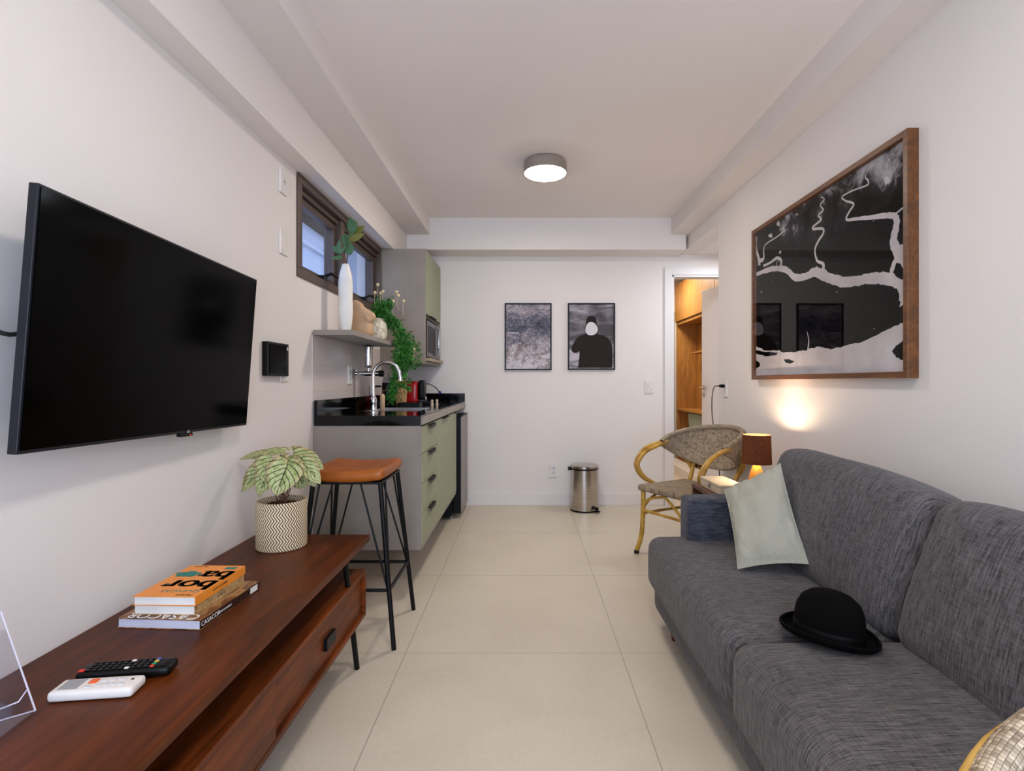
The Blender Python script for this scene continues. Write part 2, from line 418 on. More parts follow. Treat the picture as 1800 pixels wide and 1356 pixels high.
def tag(o, label, cat, group=None):
    o['label'] = label; o['category'] = cat
    if group: o['group'] = group
    return o
def struct(o): o['kind'] = 'structure'; return o
def thing(name, label, cat, loc=(0,0,0), rz=0, group=None, rot=None):
    o = bpy.data.objects.new(name, None); COL.objects.link(o); o.empty_display_size = .05
    o.location = loc; o.rotation_euler = rot or (0,0,rz)
    WM[o.name] = Matrix.Translation(V(loc)) @ o.rotation_euler.to_matrix().to_4x4()
    return tag(o, label, cat, group)
def copy_tree(o, parent=None):
    c = o.copy(); COL.objects.link(c)
    if parent: c.parent = parent
    for ch in o.children: copy_tree(ch, c)
    return c
def bez(pts, n=8):
    """Catmull-Rom through the points"""
    P = [V(p) for p in pts]; P = [2*P[0]-P[1]]+P+[2*P[-1]-P[-2]]; out = []
    for i in range(1, len(P)-2):
        for k in range(n):
            t = k/n; a,b,c,d = P[i-1:i+3]
            out.append(.5*((2*b)+(c-a)*t+(2*a-5*b+4*c-d)*t*t+(3*b-a-3*c+d)*t**3))
    out.append(P[-2]); return out
def text(mb, body, size, mat, ext=.0004, align='CENTER'):
    cu = bpy.data.curves.new('txt', 'FONT'); cu.body = body; cu.size = size; cu.align_x = align; cu.align_y = 'CENTER'; cu.extrude = ext
    ob = bpy.data.objects.new('txt', cu); COL.objects.link(ob)
    bpy.context.view_layer.update(); dg = bpy.context.evaluated_depsgraph_get()
    me = bpy.data.meshes.new_from_object(ob.evaluated_get(dg))
    mb.add([mat @ v.co for v in me.vertices], [tuple(p.vertices) for p in me.polygons])
    bpy.data.objects.remove(ob); bpy.data.curves.remove(cu); bpy.data.meshes.remove(me)
def frame3(o, x, y, z):
    m = Matrix.Identity(4)
    for i, a in enumerate((x, y, z)):
        for r in range(3): m[r][i] = a[r]
    for r in range(3): m[r][3] = o[r]
    return m
def at(px, py, Y): return V(((px-CX)/F*Y, Y, CH-(py-CY)/F*Y))
def onx(px, py, X): Y = X*F/(px-CX); return V((X, Y, CH-(py-CY)/F*Y))
def onz(px, py, Z): Y = (CH-Z)*F/(py-CY); return V(((px-CX)/F*Y, Y, Z))

# ------------------------------------------------------------------ setting
XL, XR, YB, YN, ZC = -1.137, 1.429, 4.95, -1.9, 2.567
WX0, WX1 = -1.40, 3.2
WY0, WY1, WZ0, WZ1 = 2.673, 4.21, 1.662, 2.18          # kitchen window opening
def S(name, mb, m, **k): return struct(mb.build(name, m, **k))
S('floor', MB().box((XL-.2, YN-.2, -.1), (3.3, 7.5, 0)), M['floor'])
S('ceiling', MB().box((XL-.2, YN-.2, ZC), (3.3, YB+.1, ZC+.1)), M['ceil'])
w = MB().box((XL-.18, YN, 0), (XL, YB, WZ0)).box((XL-.18, YN, WZ1), (XL, YB, ZC)).box((XL-.18, YN, WZ0), (XL, WY0, WZ1)).box((XL-.18, WY1, WZ0), (XL, YB, WZ1))
S('wall_left', w, M['wall'])
DX0, DX1, DZ = 1.351, 2.03, 2.118
w = MB().box((XL-.18, YB, 0), (DX0, YB+.1, ZC)).box((DX1, YB, 0), (3.3, YB+.1, ZC)).box((DX0, YB, DZ), (DX1, YB+.1, ZC))
S('wall_back', w, M['wall'])
w = MB().box((XR, YN, 0), (XR+.15, 3.97, ZC)).box((XR, 3.97, 2.305), (XR+.15, YB, ZC))
S('wall_right', w, M['wall'])
S('wall_alcove', MB().box((3.15, 3.8, 0), (3.25, YB, 2.305)).box((XR+.15, 3.82, 0), (3.2, 3.97, 2.305)), M['wall'])
S('ceiling_alcove', MB().box((XR+.15, 3.97, 2.305), (3.2, YB, 2.36)), M['ceil'])
# near wall with the balcony door behind the camera
w = MB().box((XL-.18, YN-.12, 0), (-.95, YN, ZC)).box((1.25, YN-.12, 0), (XR+.15, YN, ZC)).box((-.95, YN-.12, 2.25), (1.25, YN, ZC))
S('wall_near', w, M['wall'])
fr = MB()
for x in (-.95, .125, 1.20): fr.box((x, YN-.08, 0), (x+.05, YN-.03, 2.25))
fr.box((-.95, YN-.08, 2.2), (1.25, YN-.03, 2.25)).box((-.95, YN-.08, 0), (1.25, YN-.03, .05))
S('window_2', fr, M['bronze'])
# ceiling beams
S('trim_1', MB().box((XL, YN, 2.18), (-1.032, YB, ZC)), M['wall'])
S('trim_2', MB().box((-1.032, YN, 2.42), (-.832, YB, ZC)), M['wall'])
S('trim_3', MB().box((1.273, YN, 2.42), (XR, YB, ZC)), M['wall'])
S('trim_4', MB().box((-.832, 4.69, 2.289), (1.405, YB, ZC)).box((-1.032, 4.69, 2.289), (-.832, YB, 2.42)), M['wall'])
S('baseboard_back', MB().box((-.55, YB-.015, 0), (DX0-.075, YB, .11)), M['trimw'], bevel=.003)
S('baseboard_right', MB().box((XR-.015, YN, 0), (XR, 3.97, .11)), M['trimw'], bevel=.003)
S('baseboard_left', MB().box((XL, YN, 0), (XL+.015, 2.86, .11)), M['trimw'], bevel=.003)
# splashback on the left wall
S('trim_5', MB().box((XL, 2.87, 1.03), (XL+.003, 4.21, 1.385)), M['splash'])
# door frame and leaf
fr = MB().box((DX0-.07, YB-.018, 0), (DX0, YB, DZ+.07)).box((DX0, YB-.018, DZ), (DX1, YB, DZ+.07)).box((DX1, YB-.018, 0), (DX1+.07, YB, DZ+.07))
fr.box((DX0, YB-.01, 0), (DX0+.018, YB+.11, DZ)).box((DX0, YB-.01, DZ-.018), (DX1, YB+.11, DZ)).box((DX1-.018, YB-.01, 0), (DX1, YB+.11, DZ))
S('trim_6', fr, M['trimw'], bevel=.002)
d = bpy.data.objects.new('door_1', None); COL.objects.link(d); d.location = (2.0, 5.06, 0); struct(d)
a = math.atan2(.243*1, -.049); d.rotation_euler = (0,0,a)
WM['door_1'] = Matrix.Translation(V((2.0,5.06,0))) @ d.rotation_euler.to_matrix().to_4x4()
MB().box((0, 0, .01), (.585, .036, 2.087)).build('door_leaf', M['doorw'], d, world=False, bevel=.002)
h = MB(); h.tube([(.545,.036,1.075),(.545,.075,1.075),(.545,.082,1.075),(.43,.082,1.075)], .009, 10)
h.tube([(.545,.034,1.075),(.545,.042,1.075)], .026, 20); h.tube([(.545,.034,1.0),(.545,.042,1.0)], .024, 20)
h.tube([(.545,.002,1.075),(.545,-.045,1.075),(.43,-.046,1.075)], .009, 10); h.tube([(.545,.002,1.075),(.545,-.008,1.075)], .026, 20).tube([(.545,.002,1.0),(.545,-.008,1.0)], .024, 20)
h.build('door_handle', M['steel'], d, world=False, smooth=True)
# the bedroom beyond
S('wall_bedroom', MB().box((.6, 7.25, 0), (3.3, 7.35, 2.5)).box((.5, 5.05, 0), (.6, 7.35, 2.5)).box((2.75, 5.05, 0), (2.85, 7.3, 2.5)), M['wall'])
S('ceiling_bedroom', MB().box((.5, 5.05, 2.5), (3.3, 7.35, 2.6)), M['ceil'])
S('door_2', MB().box((1.25, 7.21, 0), (1.99, 7.25, 2.1)), M['darkgreen'])

# kitchen window
t0 = struct(bpy.data.objects.new('window_1', None)); COL.objects.link(t0); t0.location = (XL, WY0, WZ0); WM['window_1'] = Matrix.Translation(V((XL,WY0,WZ0)))
X0, X1 = XL-.11, XL+.012
f = MB()
ft = .045
f.box((X0, WY0, WZ1-ft), (X1, WY1, WZ1)).box((X0, WY0, WZ0), (X1, WY1, WZ0+ft)).box((X0, WY0, WZ0+ft), (X1, WY0+ft, WZ1-ft)).box((X0, WY1-.02, WZ0+ft), (X1, WY1, WZ1-ft))
ym = 3.36
f.box((X0, ym-.03, WZ0+ft), (X1-.012, ym+.03, WZ1-ft))
f.box((X0, WY0+ft, WZ1-ft-.03), (X1-.03, WY1, WZ1-ft))
f.build('window_frame', M['bronze'], t0, bevel=.003)
for i, (a, b) in enumerate(((WY0+ft, ym-.03), (ym+.03, WY1-.03))):
    sh = MB(); z0, z1 = WZ0+ft+.003, WZ1-ft-.034; sw = .035; xa, xb = XL-.075, XL-.035
    sh.box((xa, a+.003, z1-sw), (xb, b-.003, z1)).box((xa, a+.003, z0), (xb, b-.003, z0+sw)).box((xa, a+.003, z0+sw), (xb, a+sw, z1-sw)).box((xa, b-sw, z0+sw), (xb, b-.003, z1-sw))
    so = sh.build('window_sash', M['bronze'], t0, bevel=.002)
    MB().box((xa+.017, a+sw, z0+sw), (xa+.022, b-sw, z1-sw)).build('window_pane', M['glass'], so)
    g = MB(); gy = a+.6*(b-a)
    g.box((xb, gy-.04, z0+.004), (xb+.03, gy+.02, z0+.03)).tube([(xb+.02, gy, z0+.03), (xb+.05, gy+.03, z0+.05), (xb+.05, gy+.15, z0+.05)], .009, 8)
    g.build('window_latch', M['black'], so, smooth=True)
# what the window looks out on
S('wall_exterior', MB().box((-2.6, 2.5, 0), (-2.4, 12, 4.2)).box((-2.4, 6.95, 0), (-2.0, 12, 4.2)), M['concretewall'])
S('trim_7', MB().box((-2.4, 2.5, 2.86), (-2.28, 6.95, 3.02)), M['darkbeam'])
S('trim_8', MB().box((-2.4, 2.5, 2.62), (-2.36, 6.95, 2.66)).box((-2.4, 2.5, 3.02), (-2.1, 6.95, 3.1)), M['concretewall'])
S('window_3', MB().box((-2.4, 5.25, 2.2), (-2.385, 5.75, 2.40)), M['darkbeam'])

# ------------------------------------------------------------------ ceiling lamp
L = thing('ceiling_lamp', 'round taupe flush ceiling lamp with glowing white diffuser', 'ceiling lamp', (.131, 3.49, ZC))
r = .139
MB().lathe([(.11,0),(.128,-.004),(.137,-.016),(r,-.03),(r,-.078),(r-.003,-.08),(r-.006,-.078),(r-.006,-.05),(0,-.05)], (.131,3.49,ZC), 64).build('lamp_body', M['lampgrey'], L, smooth=True)
MB().lathe([(0,-.052),(r-.007,-.052),(r-.007,-.08),(r-.012,-.085),(.06,-.088),(0,-.088)], (.131,3.49,ZC), 64).build('diffuser', M['diffuser'], L, smooth=True)

# ------------------------------------------------------------------ kitchen
XF = -.558
def cab():
    c = thing('base_cabinet', 'floating taupe kitchen base cabinet with sage green drawers and doors', 'cabinet', (-.85, 2.88, .231))
    b = MB().box((XL+.002, 2.88, .231), (XF+.0, 2.898, .898))
    b.box((XL+.002, 2.898, .231), (XF, 4.33, .249)).box((XL+.002, 4.315, .249), (XF, 4.33, .898)).box((XL+.002, 2.898, .249), (XL+.015, 4.315, .898))
    b.box((XF-.02, 3.40, .25), (XF-.001, 3.415, .85)).box((XF-.04, 2.898, .86), (XF-.02, 4.315, .898))
    b.build('carcass', M['taupe'], c, bevel=.0015)
    MB().box((XF, 2.88, .905), (XF+.012, 4.93, .945)).build('edge_strip', M['taupe'], c)
    zs = [(.254,.422),(.426,.580),(.584,.742),(.746,.893)]
    for z0, z1 in zs:
        dr = MB().box((XF-.018, 2.9, z0), (XF+.004, 3.398, z1)).build('drawer', M['sage'], c, bevel=.0015)
        hz = z1-.004
        MB().box((XF+.001, 3.06, hz-.003), (XF+.022, 3.24, hz+.001)).box((XF+.019, 3.06, hz-.02), (XF+.022, 3.24, hz)).build('handle', M['blackmetal'], dr)
    for y0, y1 in ((3.402,4.13),(4.134,4.328)):
        dr = MB().box((XF-.018, y0, .254), (XF+.004, y1, .893)).build('door', M['sage'], c, bevel=.0015)
        MB().box((XF+.001, y0+.25*(y1-y0), .888), (XF+.022, y0+.6*(y1-y0), .893)).build('handle', M['blackmetal'], dr)
cab()
# stone worktop, with the sink opening
ct = thing('countertop', 'glossy black stone kitchen worktop with upstand, on the base cabinet', 'countertop', (-.85, 2.88, .9))
sx0, sx1, sy0, sy1 = -1.0, -.66, 3.31, 3.72
w = MB().box((XL+.009, 2.875, .9), (XF, sy0, .953)).box((XL+.009, sy1, .9), (XF, YB-.001, .953)).box((XL+.009, sy0, .9), (sx0, sy1, .953)).box((sx1, sy0, .9), (XF, sy1, .953))
w.build('slab', M['granite'], ct, bevel=.001)
MB().box((XL+.009, 2.875, .953), (XL+.029, YB-.021, 1.035)).box((XL+.009, YB-.021, .953), (XF+.005, YB-.001, 1.03)).build('upstand', M['granite'], ct, bevel=.001)
sk = MB()
sk.box((sx0, sy0, .80), (sx1, sy1, .805)).box((sx0, sy0, .805), (sx0+.004, sy1, .950)).box((sx1-.004, sy0, .805), (sx1, sy1, .950)).box((sx0, sy0, .805), (sx1, sy0+.004, .950)).box((sx0, sy1-.004, .805), (sx1, sy1, .956))
0 and sk.box((sx0-.012, sy0-.012, .9535), (sx1+.012, sy0, .956)).box((sx0-.012, sy1, .9535), (sx1+.012, sy1+.012, .956)).box((sx0-.012, sy0, .9535), (sx0, sy1, .956)).box((sx1, sy0, .9535), (sx1+.012, sy1, .956))
tag(sk.build('sink', M['steel'], loc=(-.83,3.5,.8)), 'stainless steel sink set into the black worktop', 'sink')
# faucet
fx, fy = -.905, 3.21
fa = thing('faucet', 'chrome kitchen faucet with a high arched spout', 'faucet', (fx, fy, .953))
MB().lathe([(0,0),(.027,0),(.027,.008),(.02,.014),(.018,.05),(.02,.06),(.018,.085),(.012,.095),(0,.096)], (fx,fy,.953), 24).build('base', M['chrome'], fa, smooth=True)
pts = [(fx, fy, 1.04), (fx-.002, fy, 1.16)]
for i in range(0, 13):
    a = PI - i*PI/12; pts.append((fx+.078+.08*math.cos(a), fy, 1.172+.08*math.sin(a)))
pts.append((fx+.160, fy, 1.165))
MB().tube(pts, .0098, 14).build('spout', M['chrome'], fa, smooth=True)
MB().tube([(fx+.160,fy,1.168),(fx+.161,fy,1.14)], .0115, 14).build('aerator', M['chrome'], fa, smooth=True)
MB().tube([(fx,fy,1.0),(fx+.0,fy-.035,1.012),(fx+.0,fy-.07,1.035)], .006, 10).build('lever', M['chrome'], fa, smooth=True)
# wall water filter
wf = thing('water_filter', 'chrome wall-mounted water filter with tap under the floating shelf', 'water filter', (XL+.012, 3.56, 1.19))
py0 = 3.56
m = MB().tube([(XL+.009,py0,1.19),(XL+.02,py0,1.19)], .027, 20).tube([(XL+.02,py0,1.19),(XL+.075,py0,1.19)], .013, 14).tube([(XL+.075,py0,1.19),(XL+.17,py0,1.19)], .017, 16)
m.build('valve', M['chrome'], wf, smooth=True)
MB().tube([(XL+.17,py0,1.19),(XL+.20,py0,1.19)], .021, 16).build('knob', M['black'], wf, smooth=True)
MB().tube([(XL+.10,py0,1.2),(XL+.10,py0,1.23)], .008, 12).lathe([(0,0),(.018,0),(.024,.01),(.026,.02),(.026,.125),(.03,.127),(.03,.14),(.022,.148),(.01,.158),(0,.158)], (XL+.10,py0,1.225), 28).build('filter_housing', M['chrome'], wf, smooth=True)
# floating shelf
tag(MB().box((XL+.0085, 2.865, 1.385), (-.919, 3.84, 1.412)).build('floating_shelf', M['taupe'], loc=(-1.03,3.35,1.385), bevel=.001), 'floating taupe shelf under the kitchen window, carrying vases', 'shelf')
# upper cabinet + oven
uc = thing('upper_cabinet', 'taupe wall cabinet with sage green door above the microwave', 'cabinet', (-.95, 4.58, 1.276))
XU = -.78
m = MB().box((XL+.001, 4.212, 1.276), (XU, 4.23, 2.178)).box((XL+.001, 4.93, 1.276), (XU, YB-.001, 2.178)).box((XL+.001, 4.23, 2.16), (XU, 4.93, 2.178)).box((XL+.001, 4.23, 1.276), (XU, 4.93, 1.30)).box((XL+.001, 4.23, 1.30), (XL+.012, 4.93, 2.16)).box((XL+.012, 4.23, 1.655), (XU-.02, 4.93, 1.67))
m.build('carcass', M['taupe'], uc, bevel=.001)
dr = MB().box((XU-.016, 4.232, 1.672), (XU+.004, 4.93, 2.158)).build('door', M['sage'], uc, bevel=.001)
MB().box((XU+.002, 4.40, 1.666), (XU+.02, 4.62, 1.672)).build('handle', M['blackmetal'], dr)
MB().box((XL+.012, 4.231, 1.3005), (XU+.03, 4.929, 1.325)).build('tray', M['lightwood'], uc, bevel=.001)
mw = thing('microwave', 'black and steel microwave oven in the wall cabinet niche', 'microwave', (-.95, 4.58, 1.326))
MB().box((XL+.05, 4.25, 1.332), (XU-.012, 4.91, 1.63)).build('body', M['black'], mw, bevel=.004)
dd = MB().box((XU-.012, 4.255, 1.335), (XU+.003, 4.74, 1.627)).build('door', M['blackgloss'], mw, bevel=.002)
MB().box((XU+.003, 4.31, 1.37), (XU+.0045, 4.66, 1.59)).build('door_window', plain('oven_window', (40,36,34), .4, 0, .08), dd)
MB().tube([(XU+.003,4.70,1.36),(XU+.025,4.70,1.365),(XU+.025,4.70,1.60),(XU+.003,4.70,1.605)], .007, 10).build('handle', M['chrome'], dd, smooth=True)
MB().box((XU-.012, 4.745, 1.335), (XU+.003, 4.905, 1.627)).build('control_panel', M['blackgloss'], mw, bevel=.002)
MB().tube([(XU+.003,4.83,1.44),(XU+.018,4.83,1.44)], .018, 18).build('dial', M['chrome'], mw, smooth=True)
# fridge
fg = thing('mini_fridge', 'small black bar fridge with steel door at the worktop end', 'refrigerator', (-.8, 4.69, 0))
MB().box((-1.08, 4.40, .03), (-.60, 4.925, .845)).build('body', M['black'], fg, bevel=.005)
dr = MB().box((-.598, 4.45, .045), (-.533, 4.925, .845)).build('door', M['black'], fg, bevel=.003)
MB().box((-.533, 4.452, .047), (-.527, 4.923, .843)).build('door_panel', M['fridge'], dr, bevel=.002)
MB().box((-.60, 4.45, .8455), (-.525, 4.925, .853)).build('door_cap', M['black'], fg, bevel=.002)
for x, y in ((-1.04,4.44),(-1.04,4.88)): MB().tube([(x,y,0),(x,y,.031)], .016, 12).build('foot', M['rubber'], fg)
for y in (4.50, 4.88): MB().tube([(-.62,y,0),(-.62,y,.031)], .014, 12).build('foot', M['chrome'], fg, smooth=True)

# counter-top things
zc = .9535
sb = thing('soap_bottle', 'slim tan soap bottle with pump behind the faucet', 'bottle', (-.865,3.26,zc))
MB().lathe([(0,0),(.013,0),(.015,.004),(.015,.09),(.012,.1),(.006,.105),(0,.105)], (-.895,3.375,zc), 20).build('bottle_body', M['beige'], sb, smooth=True)
MB().tube([(-.895,3.375,zc+.104),(-.895,3.375,zc+.125),(-.875,3.375,zc+.128)], .004, 8).build('pump', M['stem'], sb, smooth=True)
fp = thing('coffee_press', 'black coffee maker with clear domed lid behind the faucet', 'coffee maker', (-.885,3.86,zc))
c = (-.965,3.80,zc)
MB().lathe([(0,0),(.05,0),(.053,.006),(.048,.10),(.046,.165),(.048,.175),(0,.175)], c, 32).build('body', M['blackgloss'], fp, smooth=True)
MB().lathe([(.045,.176),(.043,.19),(.03,.212),(.012,.22),(0,.221)], c, 32).build('lid', M['acrylic'], fp, smooth=True)
MB().lathe([(0,.221),(.009,.221),(.013,.232),(.009,.244),(0,.246)], c, 20).build('lid_knob', M['chrome'], fp, smooth=True)
MB().tube(bez([(-.965-.045,3.77,zc+.15),(-.965-.085,3.74,zc+.14),(-.965-.085,3.74,zc+.06),(-.965-.045,3.77,zc+.04)],5), .007, 8).build('handle', M['black'], fp, smooth=True)
cn = (-.955,4.06,zc)
ca = thing('canister', 'tan barrel-shaped canister behind the trailing plant on the worktop', 'canister', cn)
MB().lathe([(0,0),(.05,0),(.058,.02),(.062,.10),(.058,.17),(.052,.195),(0,.2)], cn, 36).build('body', M['wicker'], ca, smooth=True)
MB().lathe([(0,.2),(.05,.197),(.05,.208),(.02,.213),(0,.213)], cn, 36).build('lid', M['black'], ca, smooth=True)
tr = thing('black_tray', 'low black tray at the foot of the tan canister', 'tray', (-.84,3.96,zc))
MB().box((-.92,3.87,zc),(-.76,3.98,zc+.006)).build('tray_base', M['black'], tr)
MB().box((-.92,3.87,zc+.006),(-.76,3.876,zc+.03)).box((-.92,3.974,zc+.006),(-.76,3.98,zc+.03)).box((-.92,3.876,zc+.006),(-.914,3.974,zc+.03)).box((-.766,3.876,zc+.006),(-.76,3.974,zc+.03)).build('tray_rim', M['black'], tr)
cm = thing('coffee_machine', 'red and black capsule coffee machine at the end of the worktop', 'coffee machine', (-.9,4.4,zc))
MB().soft((.16,.13,.185), .02, (-.945,4.38,zc+.0935), 6).build('body', M['redplastic'], cm, smooth=True)
MB().soft((.05,.118,.16), .02, (-.838,4.38,zc+.115), 6).build('brew_head', M['black'], cm, smooth=True)
MB().box((-.862,4.32,zc),(-.75,4.44,zc+.022)).build('drip_tray', M['black'], cm, bevel=.004)
MB().tube([(-.81,4.38,zc+.03),(-.81,4.38,zc+.06)], .008, 10).build('spout', M['chrome'], cm, smooth=True)
MB().tube(bez([(-.86,4.45,zc+.15),(-.83,4.6,zc+.165),(-.79,4.75,zc+.13),(-.775,4.86,zc+.09),(-.775,4.925,zc+.085)],6), .004, 8).build('power_cord', M['cord'], cm, smooth=True)
MB().tube([(-.775,4.88,zc+.086),(-.775,4.927,zc+.086)], .012, 10).build('plug', plain('blue_plug', (50,80,170), .4), cm, smooth=True)
for i, (x, y, lb) in enumerate(((-.725,4.19,'little cream wooden shaker nearer the faucet, before the red coffee machine'),(-.70,4.27,'little cream wooden shaker nearer the fridge, before the red coffee machine'))):
    sh = MB().lathe([(0,0),(.012,0),(.013,.003),(.008,.018),(.011,.032),(.008,.042),(0,.044)], (x,y,zc), 16)
    tag(sh.build('shaker', M['boxcream'], loc=(x,y,zc), smooth=True), lb, 'shaker', 'shakers on the worktop')

# ------------------------------------------------------------------ things on the floating shelf
zs = 1.4125
va = tag(MB().lathe([(0,0),(.024,0),(.028,.004),(.036,.06),(.041,.13),(.0385,.20),(.041,.27),(.036,.33),(.026,.37),(.019,.395),(.016,.398),(.014,.39),(.014,.35),(0,.34)], (-1.03,3.085,zs), 40).build('tall_vase', M['ceramic'], loc=(-1.03,3.085,zs), smooth=True), 'tall slim white ceramic vase on the floating shelf', 'vase')
br = thing('leafy_branch', 'green eucalyptus sprig standing in the tall white vase', 'branch', (-1.03,3.085,zs+.35))
st = MB()
tips = [(-1.045,3.09,zs+.62),(-1.0,3.11,zs+.56),(-1.05,3.05,zs+.55)]
for tp in tips: st.tube(bez([(-1.03,3.085,zs+.345),(-1.03+(tp[0]+1.03)*.3,3.085+(tp[1]-3.085)*.3,zs+.45),tp],5), .004, 6)
st.build('twig', M['stem'], br, smooth=True)
def leafmesh(mb, base, d, nrm, L, W, droop=.2, fold=.15, nu=6, nv=8, heart=0, tipd=0):
    d = V(d).normalized(); n = V(nrm); n = (n-d*n.dot(d)).normalized(); sd = d.cross(n)
    def fn(u, v):
        w = math.sin(PI*min(1, v**.75))**.8 if not heart else (math.sin(PI*min(1,(v*.93+.07))**.62)**.75 if v < 1 else 0)
        if v >= 1: w = 0
        s = (u-.5)*2
        back = heart*abs(s)**1.5*max(0, 1-v*3)
        return V(base)+d*(L*(v-back*.25))+sd*(s*W/2*w)-n*(droop*L*v*v + 0)+n*(fold*W*abs(s)*w*.5)
    mb.grid(fn, nu, nv, lambda u,v: (u,v))
def leaves(lst, m):
    mb = MB()
    for (px, py, dy, L_, W_, ang) in lst:
        Y = 3.09+dy; p = at(px, py, Y); dd = V((math.cos(ang), random.uniform(-.3,.3), math.sin(ang)))
        leafmesh(mb, p-dd*L_*.5, dd, (random.uniform(-.3,.3), -1, .2), L_*1.25, W_*1.25, .1, .1)
    return mb.build('leaf', m, br, smooth=True, solid=.0006)
leaves([(619,398,.02,.075,.05,1.9),(600,432,-.02,.10,.05,1.5),(612,436,-.02,.09,.05,1.9),(604,428,.0,.08,.045,1.3),(593,440,.02,.05,.03,2.4),(594,453,-.03,.055,.022,3.3),(613,420,.02,.07,.035,.9)], M['leaf'])
leaves([(627,408,.03,.08,.04,.7),(624,418,.01,.08,.035,.5),(620,402,.04,.07,.035,1.2)], M['leafgold'])
# clay sculpture
sc_ = MB()
o = V((-1.02,3.36,zs))
sc_.soft((.12,.105,.11), .035, o+V((.0,.0,.053)), 6, (.01,.01,0))
sc_.soft((.10,.085,.10), .04, o+V((-.022,-.01,.135)), 6)
e = MB().soft((.15,.07,.075), .033, (0,0,0), 6); e.xf(Matrix.Translation(o+V((.02,-.018,.145))) @ Matrix.Rotation(.55,4,'Y')); sc_.add(e.v, e.f)
e = MB().soft((.08,.06,.06), .028, (0,0,0), 6); e.xf(Matrix.Translation(o+V((-.02,-.03,.195))) @ Matrix.Rotation(.5,4,'Y')); sc_.add(e.v, e.f)
e = MB().soft((.02,.05,.045), .009, (0,0,0), 5); e.xf(Matrix.Translation(o+V((.05,-.035,.11))) @ Matrix.Rotation(-.6,4,'Y')); sc_.add(e.v, e.f)
so = sc_.build('clay_sculpture', M['beige'], loc=tuple(o), smooth=True)
rm = so.modifiers.new('r','REMESH'); rm.mode='VOXEL'; rm.voxel_size=.006; rm.use_smooth_shade=True
sm = so.modifiers.new('s','SMOOTH'); sm.iterations=4
tag(so, 'matte beige abstract clay sculpture of two embracing heads on the floating shelf', 'sculpture')
# trailing plant in lumpy white pot
pc = V((-1.015,3.63,zs))
tag(MB().lathe([(0,0),(.05,0),(.072,.012),(.082,.05),(.08,.1),(.068,.14),(.06,.15),(.055,.148),(.06,.13),(0,.12)], pc, 36).build('round_pot', M['lumpy'], loc=tuple(pc), smooth=True), 'white knobbly ceramic pot holding the trailing plant on the shelf', 'pot')
tp = thing('trailing_plant', 'bright green trailing fern spilling over the shelf towards the worktop', 'plant', tuple(pc+V((0,0,.125))))
random.seed(11)
fm = MB(); stm = MB()
def sprig(p, d, L):
    d = V(d).normalized(); sd = d.cross(V((random.uniform(-1,1),random.uniform(-1,1),random.uniform(-1,1)))).normalized()
    for s_ in (-1, 1):
        for k in range(3):
            b = p+d*L*(k/3); q = (d*.6+sd*s_).normalized()*L*.45
            n = d.cross(sd)*L*.1; w = d*L*.12
            fm.add([b, b+q*.5+w+n, b+q, b+q*.5-w+n], [(0,1,2,3)])
    fm.add([p, p+d*L*.5+sd*L*.1, p+d*L, p+d*L*.5-sd*L*.1], [(0,1,2,3)])
def strand(pts, rad, n, L=.035):
    pts = bez(pts, 10); stm.tube(pts, .0018, 5)
    for i in range(n):
        t_ = random.random()**.9*(len(pts)-1); k = min(int(t_), len(pts)-2); p = pts[k].lerp(pts[k+1], t_-k)
        a = random.uniform(0, 2*PI); r_ = rad*random.random()**.5
        out = V((math.cos(a), math.sin(a), random.uniform(-.6,.5)))
        sprig(p+out*r_*.6, out+V((0,0,-.5)), L*random.uniform(.7,1.2))
top = pc+V((0,0,.13))
for i in range(9):
    a = random.uniform(-.6, 1.6)
    strand([top, top+V((.03*math.cos(a), .03*math.sin(a), .06)), top+V((.10*math.cos(a), .08*math.sin(a), .12+random.uniform(-.03,.05)))], .05, 46)
for i in range(12):
    j = random.uniform(-.03,.03); e = random.uniform(-.42,-.12)
    x1 = -.90+random.uniform(-.0,.09)+j; y1 = 3.66+random.uniform(.0,.16)
    strand([top, top+V((.07,.02+j,.05)), V((x1, y1, zs+.03)), V((x1+.01+j*.5, y1, zs-.1)), V((x1+j*.3-.01, y1-.02, zs+e))], .045, 85)
for i in range(5):
    j = random.uniform(-.012,.012)
    strand([V((-.885,3.68,zs+.02)), V((-.885+j, 3.66, zs-.2)), V((-.90+j, 3.64, zs-.32)), V((-.90+j, 3.6, zs-.40-random.random()*.03))], .022, 40, .028)
fm.build('foliage', M['fern'], tp); stm.build('stems', M['fern'], tp, smooth=True)
for (px, py) in ((664,501),(659,515),(669,516),(673,513),(697,514),(691,530),(709,530),(700,520),(728,614),(714,602)):
    p = at(px, py, 3.66 if py < 560 else 3.8)
    MB().lathe([(0,-.012),(.008,-.008),(.012,0),(.009,.009),(0,.014)], p, 10).tube([p-V((0,0,.01)), p-V((.004,0,.05)), p-V((.0,-.01,.095))], .0015, 5).build('flower_bud', M['bud'], tp, smooth=True)

